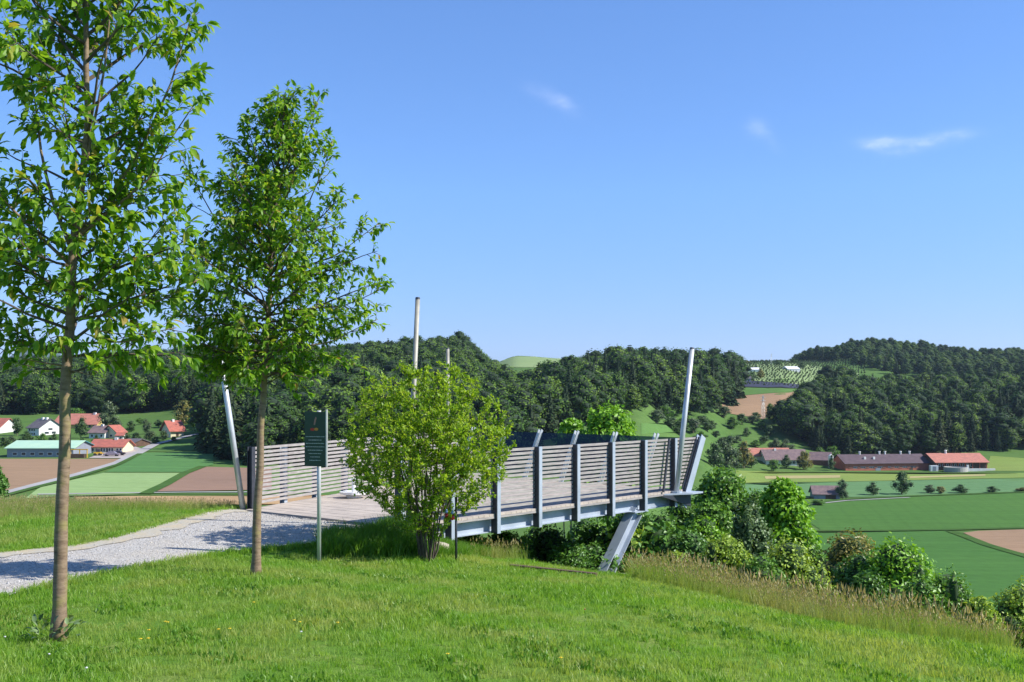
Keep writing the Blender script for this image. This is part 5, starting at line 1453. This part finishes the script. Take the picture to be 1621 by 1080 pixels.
young_tree('young_tree', 'nearest, leftmost young tree with pale ringed trunk, its crown cut off at the top', d1,
           [(91, 1016), (96, 900), (100, 740), (106, 590), (113, 450), (117, 385), (127, 310), (140, 180), (135, 40), (132, -120), (130, -300)], .058,
           [((117, 385), (290, 30), .028, .15), ((115, 400), (20, 60), .024, .2), ((112, 420), (-60, 180), .02, -.2), ((124, 330), (200, -120), .02, -.15),
            ((113, 460), (300, 330), .016, -.25), ((110, 505), (310, 440), .015, .1), ((108, 545), (285, 520), .014, -.1), ((108, 560), (-30, 500), .014, .1), ((106, 580), (10, 545), .010, -.3), ((110, 480), (-40, 330), .014, .35),
            ((118, 380), (320, 160), .018, -.1), ((107, 585), (180, 590), .009, -.35)],
           prof1, 66, .10, 21, .325, 300, 1.12)
d2 = 13.0; k2 = d2 / F
def prof2(z):
    y = HY - z / k2
    return float(np.interp(y, [140, 160, 200, 260, 330, 400, 470, 540, 580, 600, 615], [.06, .22, .38, .62, .92, 1.15, 1.30, 1.18, .85, .4, .0]))
young_tree('young_tree', 'second young tree with full crown standing between path and notice sign', d2,
           [(404, 911), (408, 800), (413, 690), (418, 600), (425, 500), (428, 430), (430, 350), (440, 260), (452, 150)], .054,
           [((420, 560), (596, 505), .017, .1), ((424, 500), (618, 455), .016, -.2), ((427, 440), (598, 350), .018, .15), ((430, 400), (530, 225), .016, -.1),
            ((424, 500), (270, 400), .016, .2), ((420, 555), (268, 545), .015, -.2), ((420, 575), (285, 585), .012, .1), ((424, 520), (250, 480), .014, 0.0), ((427, 430), (285, 250), .018, .1), ((430, 370), (385, 190), .014, .2), ((435, 300), (505, 155), .012, 0.),
            ((418, 590), (560, 575), .011, .2), ((419, 580), (320, 600), .010, .3)],
           prof2, 92, .086, 33, .40, 300, 1.35)

# ------------------------------------------------------------------ lime green vase shaped bush
def vase_bush():
    rng = np.random.default_rng(41)
    d = 16.0; k = d / F
    base = P(676, 884, d); base.z = gz1(base.x, base.y)
    e = empty('bush', base, 0, label='vase shaped lime green bush with many thin stems in front of the platform', cat='bush')
    cz = 1.58; RX, RY, RZ = 1.27, 1.15, 1.2
    tw = MB(); LP = []; LD_ = []
    nodes = []; nd_ = []
    for i in range(16):
        a = i * 2.399 + rng.uniform(-.2, .2); sp = (i + .5) / 16
        s = Vector((math.cos(a) * .10 * sp ** .5, math.sin(a) * .08, -.05))
        R_ = sp ** .6
        t = Vector((math.cos(a) * RX * R_ * .72, math.sin(a) * RY * R_ * .72, 1.75 + .55 * (1 - R_) + rng.uniform(-.1, .25)))
        m_ = Vector((t.x * .36, t.y * .36, t.z * .46))
        pts = []
        for q in range(11):
            f = q / 10; p = s.lerp(m_, f).lerp(m_.lerp(t, f), f) + Vector(rng.normal(size=3)) * .012
            pts.append(p)
        r0 = rng.uniform(.010, .022)
        rr = [r0 * (1 - .75 * q / 10) for q in range(11)]
        MB().tube(pts, rr, 7, False).build('stem', M['twig'], e, True)
        for q in range(3, 11): nodes.append(pts[q][:]); nd_.append((pts[q] - pts[q - 1]).normalized()[:])
    tg = unit(rng, 1050) * (rng.random((1050, 1)) ** .42) * np.array([RX, RY, RZ]) + np.array([0, 0, cz])
    hw = np.hypot(tg[:, 0], tg[:, 1])
    ok = hw < np.interp(tg[:, 2], [.35, .6, .85, 1.15, 1.5, 3], [.3, .55, .85, 1.16, 1.34, 1.34])
    tg = tg[ok]; tg[:, 2] += .10 * np.sin(tg[:, 0] * 9) * np.sin(tg[:, 1] * 8)
    tg = tg[np.argsort(np.linalg.norm(tg - np.array([0, 0, .3]), axis=1))]
    NA_ = np.zeros((12000, 3)); ND = np.zeros((12000, 3)); n0 = len(nodes); NA_[:n0] = nodes; ND[:n0] = nd_
    for g in tg:
        dv = g - NA_[:n0]; dist = np.linalg.norm(dv, axis=1)
        pen = dist + np.where(dv[:, 2] < dist * .25, .5, 0)
        j = int(np.argmin(pen)); s = Vector(NA_[j]); t = Vector(g); L = (t - s).length
        if L < .05 or L > 1.0: continue
        c = s + Vector(ND[j]) * L * .35 + Vector((0, 0, L * .05)); nseg = 5
        pts = [s.lerp(c, q / nseg).lerp(c.lerp(t, q / nseg), q / nseg) + Vector(rng.normal(size=3)) * .006 for q in range(nseg + 1)]
        r0 = .0022 + .0045 * min(1, L)
        tw.tube(pts, [r0 * (1 - .6 * q / nseg) for q in range(nseg + 1)], 4, False)
        for q in range(1, nseg + 1):
            NA_[n0] = pts[q][:]; ND[n0] = (pts[q] - pts[q - 1]).normalized()[:]; n0 += 1
        m = int(8 + L * 34)
        for q in range(m):
            tt = (q + rng.random()) / m; pp, d2_ = along(pts, min(.12 + .88 * tt, .999))
            sd = Vector(unit(rng, 1)[0]); tl = rng.uniform(.02, .10)
            tp_ = pp + (d2_ * .5 + sd * .7 + Vector((0, 0, .35))).normalized() * tl
            tw.tube([pp, tp_], [.0016, .001], 3, False)
            for c_ in range(3 + (q % 2)): LP.append(pp.lerp(tp_, .4 + .6 * rng.random())); LD_.append((tp_ - pp).normalized())
    o = tw.build('twigs', M['twig'], e); o['kind'] = 'stuff'
    Pp = np.array([p[:] for p in LP]); n = len(Pp); Dn = np.array([x[:] for x in LD_])
    D = Dn * .6 + unit(rng, n) * .8 + np.array([0, 0, .25]); Nn = np.array([0.3, 0, .8]) + rng.normal(size=(n, 3)) * .6
    L = .045 * rng.uniform(.6, 1.35, n)
    V, Fa, kk = stamp(LEAF_LO, Pp, D, Nn, L, L * .58)
    o = link('foliage', np_mesh('foliage', V, Fa, M['lime_leaf'], np.repeat(rng.random(n), kk)), e); o['kind'] = 'stuff'
    print('bush leaves', n)
vase_bush()

# ------------------------------------------------------------------ shrubs and trees on the slope
def shrub(name, px, top, hw, d, m, label, n=7000, leaf=.085, cat='shrub', seed=0, hfrac=1.0, blobs=18, dy=None, low=.2, spikes=0):
    rng = np.random.default_rng(500 + seed)
    x = (px - CX) / F * d; g = gz1(x, d); zt = (HY - top) / F * d
    h = zt - g; w = hw / F * d
    e = empty(name, Vector((x, d, g - .05)), 0, label=label, cat=cat)
    w *= 1.28 if 12 < d < 25 and px > 1000 else 1.12; z0 = max(h * (1 - hfrac), h - 2.5 * w)
    bl = crown_blobs(rng, w, h - z0, z0, blobs, low=low, taper=.3)
    for s in range(spikes):
        a = rng.uniform(0, 6.28); q = w * rng.uniform(.1, .8); zz = z0 + (h - z0) * rng.uniform(.55, .9)
        bl.append((math.cos(a) * q, math.sin(a) * q, zz, w * .13, w * .13, h * .17))
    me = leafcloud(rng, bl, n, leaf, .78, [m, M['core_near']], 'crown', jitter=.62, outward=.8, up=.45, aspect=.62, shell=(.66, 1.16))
    link('crown', me, e)
    st = MB()
    for k in range(5):
        a = k * 1.3 + seed; b = bl[1 + k * 2]
        st.tube([(math.cos(a) * .12, math.sin(a) * .12, -.3), (b[0] * .4, b[1] * .4, (b[2]) * .45), (b[0] * .8, b[1] * .8, b[2])], [.06 + .01 * h, .04, .02], 6, False)
    st.build('stems', M['bark'], e, True)
    return e
shrub('broadleaf_tree', 1240, 757, 52, 27, M['leaf_bright'], 'bright green rounded tree on the slope, right of the platform end', 11000, .12, 'tree', 1, .93, 22)
shrub('broadleaf_tree', 1143, 744, 62, 31, M['leaf_mid'], 'tall mid green tree directly right of the leaning steel corner post', 12000, .12, 'tree', 2, .95, 22)
shrub('broadleaf_tree', 1128, 792, 56, 27, M['leaf_mid'], 'leafy tree crown below the leaning steel corner post', 9000, .10, 'tree', 3)
shrub('shrub', 1190, 815, 44, 24, M['leaf_silver'], 'silvery green shrub with upright tips below the bright rounded tree', 8000, .07, 'shrub', 4, 1, 16, spikes=9)
shrub('shrub', 1045, 812, 48, 24.5, M['leaf_deep'], 'dark green shrub beside the raking leg of the platform', 8000, .075, 'shrub', 5)
shrub('shrub', 1092, 836, 48, 22.5, M['leaf_deep'], 'dense green shrub right of the dark one beside the raking leg', 8000, .07, 'shrub', 6)
shrub('shrub', 1150, 850, 50, 21.2, M['leaf_yellow'], 'yellow green shrub in front of the silvery one', 9000, .07, 'shrub', 7, spikes=5)
shrub('shrub', 1250, 853, 62, 21.5, M['leaf_yellow'], 'loose pale green shrub below the bright rounded tree', 10000, .07, 'shrub', 8, spikes=6)
shrub('shrub', 1205, 878, 46, 19.6, M['leaf_mid'], 'low leafy shrub at the edge of the tall grass, left of centre of the bank', 7000, .065, 'shrub', 9)
shrub('shrub', 1348, 843, 60, 23, M['leaf_olive'], 'shrub with yellow and rusty leaves behind the glossy dark shrub', 8000, .07, 'shrub', 10)
shrub('shrub', 1422, 856, 80, 19, M['leaf_bright'], 'broad glossy green shrub at the right end of the bank', 13000, .08, 'shrub', 11, 1, 22)
shrub('shrub', 1362, 872, 58, 19.5, M['leaf_deep'], 'dark green shrub touching the left side of the broad glossy one', 8000, .07, 'shrub', 12)
shrub('shrub', 1500, 905, 54, 17.5, M['leaf_mid'], 'low green shrub right of the broad glossy one', 7000, .06, 'shrub', 13, spikes=4)
shrub('shrub', 1615, 922, 58, 16.2, M['leaf_yellow'], 'olive green shrub cut by the right edge', 9000, .055, 'shrub', 14, spikes=5)
shrub('shrub', 1290, 905, 44, 18.6, M['leaf_yellow'], 'small pale shrub in the tall grass below the rusty leaved shrub', 6000, .055, 'shrub', 15, spikes=4)
shrub('broadleaf_tree', 965, 645, 62, 42, M['leaf_bright'], 'bright green tree crown showing above the railing', 12000, .17, 'tree', 16, .75, 20)
shrub('broadleaf_tree', 905, 663, 30, 43, M['leaf_bright'], 'small bright crown left of the tree above the railing', 4000, .16, 'tree', 17, .75, 12)
shrub('shrub', 795, 842, 50, 22.5, M['leaf_mid'], 'shrub under the platform beam nearest the bush', 7000, .07, 'shrub', 18)
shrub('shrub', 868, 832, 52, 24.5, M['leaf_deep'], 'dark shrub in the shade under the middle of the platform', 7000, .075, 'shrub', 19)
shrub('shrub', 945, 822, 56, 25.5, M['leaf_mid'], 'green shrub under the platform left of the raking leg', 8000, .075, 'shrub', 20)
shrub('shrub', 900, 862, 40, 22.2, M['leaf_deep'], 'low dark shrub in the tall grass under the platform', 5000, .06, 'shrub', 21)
shrub('shrub', 1000, 800, 50, 27.5, M['leaf_deep'], 'dark shrub behind the raking leg of the platform', 7000, .08, 'shrub', 22)
for i, (px_, tp_, hw_, dd_, mm_, lb_) in enumerate([(850, 828, 46, 29, 'leaf_mid', 'shrub deep under the platform behind the dark shaded one'), (925, 818, 46, 31, 'leaf_deep', 'dark crown deep under the platform, left of the raking leg'), (985, 812, 44, 31, 'leaf_mid', 'crown seen between platform beam and raking leg'),
        (1080, 782, 42, 29, 'leaf_mid', 'leafy shrub top just right of the foot of the leaning corner post'),
        (1015, 822, 40, 26, 'leaf_mid', 'mid green shrub right behind the raking leg'), (1115, 818, 44, 25, 'leaf_bright', 'bright green shrub in the middle of the bank below the corner post'),
        (1200, 775, 34, 30, 'leaf_mid', 'darker crown filling the gap left of the bright rounded tree'), (1285, 860, 36, 24, 'leaf_mid', 'small green shrub at the right foot of the bright rounded tree'),
        (1070, 872, 36, 21.5, 'leaf_yellow', 'low pale shrub right of the plinth at the edge of the tall grass'), (1128, 892, 36, 20, 'leaf_mid', 'low green shrub at the edge of the tall grass below the yellow green one'),
        (1375, 905, 40, 18, 'leaf_deep', 'dark low shrub in front of the broad glossy one, left side'), (1460, 915, 44, 17, 'leaf_mid', 'leafy low shrub in front of the broad glossy one, right side'), (1552, 945, 34, 15.6, 'leaf_yellow', 'pale low shrub near the right edge between two larger ones')]):
    shrub('shrub', px_, tp_, hw_, dd_, M[mm_], lb_, 6500, .068, 'shrub', 40 + i)
shrub('shrub', -10, 738, 20, 60, M['leaf_deep'], 'dark shrub top at the left edge above the tall grass', 6000, .16, 'shrub', 23)
shrub('shrub', 745, 846, 30, 20.5, M['leaf_yellow'], 'small pale shrub below the first beam section', 3500, .055, 'shrub', 24)

# scrub covering the steep slope below the platform: nobody could count it
def slope_scrub():
    rng = np.random.default_rng(61)
    ms = []
    for i, mt in enumerate(('leaf_mid', 'leaf_deep', 'leaf_yellow', 'leaf_mid')):
        r_ = np.random.default_rng(620 + i)
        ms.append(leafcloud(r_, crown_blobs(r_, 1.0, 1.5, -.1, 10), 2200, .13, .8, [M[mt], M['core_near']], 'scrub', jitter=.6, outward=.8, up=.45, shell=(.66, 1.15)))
    n = 7000; a = np.radians(rng.uniform(-32, 52, n)); r = np.exp(rng.uniform(math.log(22), math.log(150), n))
    X, Y = r * np.sin(a), r * np.cos(a); Z = gz(X, Y); u = CX + F * X / Y
    s = rng.uniform(.7, 1.8, n) * np.clip(r / 50, .8, 1.8)
    top = HY - (Z + 1.5 * s) / Y * F
    lim = np.interp(u, [-600, 380, 640, 760, 1000, 1180, 1290, 1330, 1700, 3000], [835, 835, 880, 850, 838, 815, 870, 925, 985, 1300])
    k = (top > lim) & (Y > 22) & (rng.random(n) < np.clip(1.25 - r / 190, .3, 1))
    X, Y, Z, s = X[k], Y[k], Z[k], s[k]; n = len(X)
    o = gn_scatter('slope_scrub', np.c_[X, Y, Z], np.c_[np.zeros((n, 2)), rng.uniform(0, 6.28, n)], np.c_[s, s, s * rng.uniform(.8, 1.2, n)], rng.integers(0, 4, n), ms)
    tag(o, 'dense scrub covering the steep slope below the lawn and platform', 'scrub', kind='stuff')
slope_scrub()

# ------------------------------------------------------------------ grass
def tuft(seed, nb, hgt, w, spread, lean, mats, seeds=0.0):
    rng = np.random.default_rng(seed); V = []; Fq = []; mi = []; rn = []
    for i in range(nb):
        a = rng.uniform(0, 6.28); rr = spread * math.sqrt(rng.random()); x, y = rr * math.cos(a), rr * math.sin(a)
        h = hgt * rng.uniform(.5, 1.15); la = rng.uniform(0, 6.28); ln = lean * rng.uniform(.2, 1.2) * h
        fa = rng.uniform(0, 6.28); sx, sy = math.cos(fa) * w / 2, math.sin(fa) * w / 2
        b = len(V); lx, ly = math.cos(la) * ln, math.sin(la) * ln
        V += [(x - sx, y - sy, -.01), (x + sx, y + sy, -.01), (x + lx * .35 + sx * .8, y + ly * .35 + sy * .8, h * .55), (x + lx * .35 - sx * .8, y + ly * .35 - sy * .8, h * .55), (x + lx, y + ly, h * .97)]
        r = rng.random()
        Fq += [(b, b + 1, b + 2), (b, b + 2, b + 3), (b + 3, b + 2, b + 4)]; mi += [0, 0, 0]; rn += [r] * 3
        if rng.random() < seeds:
            b = len(V); tx, ty, tz = x + lx, y + ly, h * .95; s = w * 1.7; sh = h * .17
            V += [(tx - s, ty, tz), (tx + s, ty, tz), (tx + lx * .2, ty + ly * .2, tz + sh), (tx, ty - s, tz), (tx, ty + s, tz), (tx, ty, tz - sh * .3)]
            Fq += [(b, b + 1, b + 2), (b + 3, b + 4, b + 2), (b, b + 1, b + 5)]; mi += [1] * 3; rn += [r] * 3
    return np_mesh('tuft', np.array(V), np.array(Fq), mats, rn, mi)
TL = [tuft(i, 16, .055, .0055, .065, .7, [M['blade']]) for i in range(4)]
TW = [tuft(20 + i, 9, .035, .016, .07, .9, [M['blade_lush']]) for i in range(2)]     # clover and broad leaves in the lawn
TT = [tuft(40 + i, 15, .50, .008, .10, .38, [M['blade_tall'], M['seed']], .22) for i in range(4)]
TG = [tuft(60 + i, 18, .34, .012, .11, .55, [M['blade_lush']]) for i in range(3)]

BX = [(-3000, 700), (640, 862), (700, 876), (850, 889), (920, 898), (1035, 921), (1120, 942), (1300, 983), (1450, 1008), (1621, 1031), (1900, 1072), (4000, 1400)]
DBX = np.array([-3000] + list(range(640, 2000, 40)) + [4000], float)
DBY = np.array([60.] + [hit(x_, float(np.interp(x_, [p[0] for p in BX], [p[1] for p in BX])) + 3, 5, 60).y for x_ in range(640, 2000, 40)] + [7.])
print('dB', [(int(a), round(float(b), 1)) for a, b in zip(DBX, DBY)][::4])
def zone_of(X, Y):
    """0 mown lawn, 1 tall grass, 2 lush clump, -1 nothing"""
    Z = gz(X, Y); u = CX + F * X / Y; v = HY - F * Z / Y
    nzb = 4 * np.sin(X * 3.1) + 3 * np.sin(Y * 4.3 + X) 
    bnd = np.interp(u, [p[0] for p in BX], [p[1] for p in BX])
    z = np.zeros(X.shape, int)
    right = u > 640
    dB = np.interp(u, DBX, DBY)
    z[right & (Y > dB + .03 * nzb)] = 1
    left = u <= 640
    tl = np.interp(u, [-600, 0, 200, 380, 640], [830, 822, 818, 812, 800])
    z[left & ((v < tl + nzb) | (Y > 22)) & (Y > 19.5)] = 1
    z[(u > 512) & (u < 664) & (v > 842) & (v < 882) & (Y > 14.6)] = 2
    z[(u >= 664) & (u < 800) & (v > 850) & (v < 882) & (Y > 15.5)] = 2
    return z, Z, u, v
deck_poly = [((A + NA * .05).x, (A + NA * .05).y), (B.x, B.y), (C_.x, C_.y), (D_.x, D_.y)]
def scatter_zone(n, r0, r1, want, a0=-27, a1=28, seed=1, fall=None):
    rng = np.random.default_rng(seed)
    a = np.radians(rng.uniform(a0, a1, n)); r = np.sqrt(rng.uniform(r0 ** 2, r1 ** 2, n))
    X = r * np.sin(a); Y = r * np.cos(a)
    keep = ~inside(path_poly, X, Y) & ~inside(deck_poly, X, Y)
    if fall is not None: keep &= rng.random(n) < fall(r)
    X, Y = X[keep], Y[keep]
    z, Z, u, v = zone_of(X, Y)
    q = z == want
    return X[q], Y[q], Z[q], u[q], v[q], rng
X, Y, Z, u, v, rng = scatter_zone(62000, 5.6, 30, 0, seed=1, fall=lambda r: np.clip(1.25 - (r - 7) * .05, .4, 1))
n = len(X); s = rng.uniform(.75, 1.3, n) * (1 + .25 * np.sin(X * 1.3) * np.sin(Y * 1.1)) * np.clip(.9 + .02 * (Y - 8), .9, 1.25)
rot = np.c_[rng.normal(size=(n, 2)) * .12, rng.uniform(0, 6.28, n)]
o = gn_scatter('lawn_grass', np.c_[X, Y, Z], rot, np.c_[s, s, s], rng.integers(0, 4, n), TL); tag(o, 'short mown green grass of the lawn in the foreground', 'grass', kind='stuff')
print('lawn tufts', n)
X, Y, Z, u, v, rng = scatter_zone(9000, 5.6, 18, 0, seed=2)
q = (np.sin(X * 2.1 + 1) * np.sin(Y * 1.7) + .7 * np.sin(X * 5 + Y * 3)) > .35
X, Y, Z = X[q], Y[q], Z[q]; n = len(X); s = rng.uniform(.7, 1.3, n)
o = gn_scatter('clover_patches', np.c_[X, Y, Z + .01], np.c_[np.zeros((n, 2)), rng.uniform(0, 6, n)], np.c_[s, s, s], rng.integers(0, 2, n), TW); tag(o, 'darker clover and broad leaved weeds growing in patches in the lawn', 'clover', kind='stuff')
X, Y, Z, u, v, rng = scatter_zone(52000, 8, 31, 1, a0=-30, a1=32, seed=3)
n = len(X)
bnd = np.interp(u, [p[0] for p in BX], [p[1] for p in BX])
edge = np.where(u > 640, np.clip((Y - np.interp(u, DBX, DBY)) / 2.2, np.where((u > 720) & (u < 1250), .55, .45), .85), .30 + .10 * np.clip((Y - 21) / 4, 0, 1))
s = rng.uniform(.65, 1.15, n) * edge
o = gn_scatter('tall_grass', np.c_[X, Y, Z], np.c_[rng.normal(size=(n, 2)) * .1, rng.uniform(0, 6.28, n)], np.c_[s, s, s], rng.integers(0, 4, n), TT); tag(o, 'tall unmown grass with pale seed heads along the bank', 'tall grass', kind='stuff')
print('tall tufts', n)
X, Y, Z, u, v, rng = scatter_zone(60000, 14, 19, 2, a0=-12, a1=2, seed=4)
X, Y, Z, u = X[::3], Y[::3], Z[::3], u[::3]; n = len(X); s = rng.uniform(.5, 1.1, n) * np.where(u > 660, .5, .85)
o = gn_scatter('lush_grass', np.c_[X, Y, Z], np.c_[rng.normal(size=(n, 2)) * .15, rng.uniform(0, 6.28, n)], np.c_[s, s, s], rng.integers(0, 3, n), TG); tag(o, 'lush dark green grass round the foot of the bush', 'grass', kind='stuff')
# fringe along the path edges
rng = np.random.default_rng(8)
pe = []
for line, off in ((pnr, -1), (pfr, 1)):
    for a in line:
        for k in range(16):
            pe.append((a.x + rng.normal() * .07, a.y + rng.normal() * .06 + off * .10))
pe = np.array(pe); pe = pe[~inside(path_poly, pe[:, 0], pe[:, 1]) | (rng.random(len(pe)) < .15)]; n = len(pe); s = rng.uniform(.7, 1.6, n)
o = gn_scatter('path_edge_grass', np.c_[pe, gz(pe[:, 0], pe[:, 1]) + .01], np.c_[rng.normal(size=(n, 2)) * .2, rng.uniform(0, 6.28, n)], np.c_[s, s, s], rng.integers(0, 4, n), TL); tag(o, 'ragged grass creeping over both edges of the gravel path', 'grass', kind='stuff')
# loose pebbles on the path
cv, cf = ICO1
PB = []
for i in range(3):
    r_ = np.random.default_rng(90 + i); PB.append(mesh('pebble', cv * np.array([1, .75, .5]) * (1 + .15 * r_.normal(size=(len(cv), 1))), cf, M['pebble']))
n = 60000; X = rng.uniform(-12, -1.5, n); Y = rng.uniform(9, 20.5, n); q = inside(path_poly, X, Y); X, Y = X[q], Y[q]; X, Y = X[:20000], Y[:20000]; n = len(X)
s = rng.uniform(.004, .011, n) * (1 + (rng.random(n) < .04) * 1.0)
o = gn_scatter('loose_gravel', np.c_[X, Y, gz(X, Y) + .028], rng.uniform(0, 6.28, (n, 3)) * np.array([.2, .2, 1]), np.c_[s, s, s], rng.integers(0, 3, n), PB); tag(o, 'loose pale pebbles lying on the gravel path', 'gravel', kind='stuff')

# small flowers in the lawn
FL = [(223, 1027, 0), (235, 1026, 0), (236, 1012, 0), (262, 998, 0), (266, 999, 0), (346, 1011, 0), (364, 1010, 0), (402, 966, 0), (466, 996, 0), (475, 999, 0), (535, 1000, 0), (709, 1052, 0), (888, 1058, 0), (78, 1050, 1), (137, 1073, 1), (8, 1021, 1), (477, 1013, 1), (926, 985, 2)]
for i, (px, py, kd) in enumerate(FL):
    g = hit(px, py, 5, 40)
    mt = (M['yellow_petal'], M['white_petal'], M['red'])[kd]
    nm = ('yellow_flower', 'white_flower', 'red_flower')[kd]
    hh = (.07, .06, .11)[kd]
    e = empty(nm, g, i, label=('small yellow flower in the mown lawn', 'small whitish clover flower in the mown lawn', 'single tiny red flower head in the lawn near the middle')[kd], cat='flower', group=('yellow flowers in the lawn', 'whitish flowers in the lawn', None)[kd])
    MB().tube([(0, 0, 0), (.004, 0, hh)], .0015, 4).build('stalk', M['blade_lush'], e)
    pm = MB(); r_ = .017 if kd == 0 else .012
    for k in range(8):
        a = k * math.pi / 4; a2 = a + .3; a3 = a - .3
        pm.add([(0, 0, hh), (math.cos(a3) * r_ * .7, math.sin(a3) * r_ * .7, hh + .004), (math.cos(a) * r_, math.sin(a) * r_, hh + .006), (math.cos(a2) * r_ * .7, math.sin(a2) * r_ * .7, hh + .004)], [(0, 1, 2, 3)])
    pm.lathe([(.006, hh), (.005, hh + .008)], n=6)
    pm.build('flower_head', mt, e)
# weeds at the foot of the nearest tree
rng = np.random.default_rng(12)
wl = []
for k in range(70):
    a = rng.uniform(0, 6.28); r_ = rng.uniform(.06, .2)
    wl.append((math.cos(a) * r_ - .03, math.sin(a) * r_ * .8, rng.uniform(.02, .17)))
wl = np.array(wl); D = np.c_[wl[:, :2] * 4, np.full(len(wl), .5)] + rng.normal(size=(len(wl), 3)) * .4
g = hit(91, 1016, 5, 40)
V, Fa, kk = stamp(LEAF_HI, wl, D, np.array([0, 0, 1.]) + rng.normal(size=(len(wl), 3)) * .3, rng.uniform(.05, .09, len(wl)), rng.uniform(.03, .05, len(wl)))
e = empty('weed_clump', g, 0, label='leafy dark green weeds round the foot of the nearest tree', cat='weeds')
link('leaves', np_mesh('leaves', V, Fa, M['leaf_silver'], np.repeat(rng.random(len(wl)), kk)), e)['kind'] = 'stuff'
st = MB()
for k in range(9): st.tube([(0, 0, 0), tuple(wl[k * 7])], .003, 4, False)
st.build('stalks', M['blade_lush'], e)

# ------------------------------------------------------------------ air
m = bpy.data.materials.new('haze'); m.use_nodes = True; nt = m.node_tree; nt.nodes.clear()
ho = N(nt, 'ShaderNodeOutputMaterial'); hv = N(nt, 'ShaderNodeVolumePrincipled')
hv.inputs['Density'].default_value = 0.000042
hv.inputs['Color'].default_value = (0.62, 0.78, 1.0, 1)
hv.inputs['Anisotropy'].default_value = 0.2
nt.links.new(hv.outputs[0], ho.inputs['Volume'])
hz = MB().box(-32000, 32000, -32000, 32000, -80, 560).build('haze', m); tag(hz, kind='stuff')
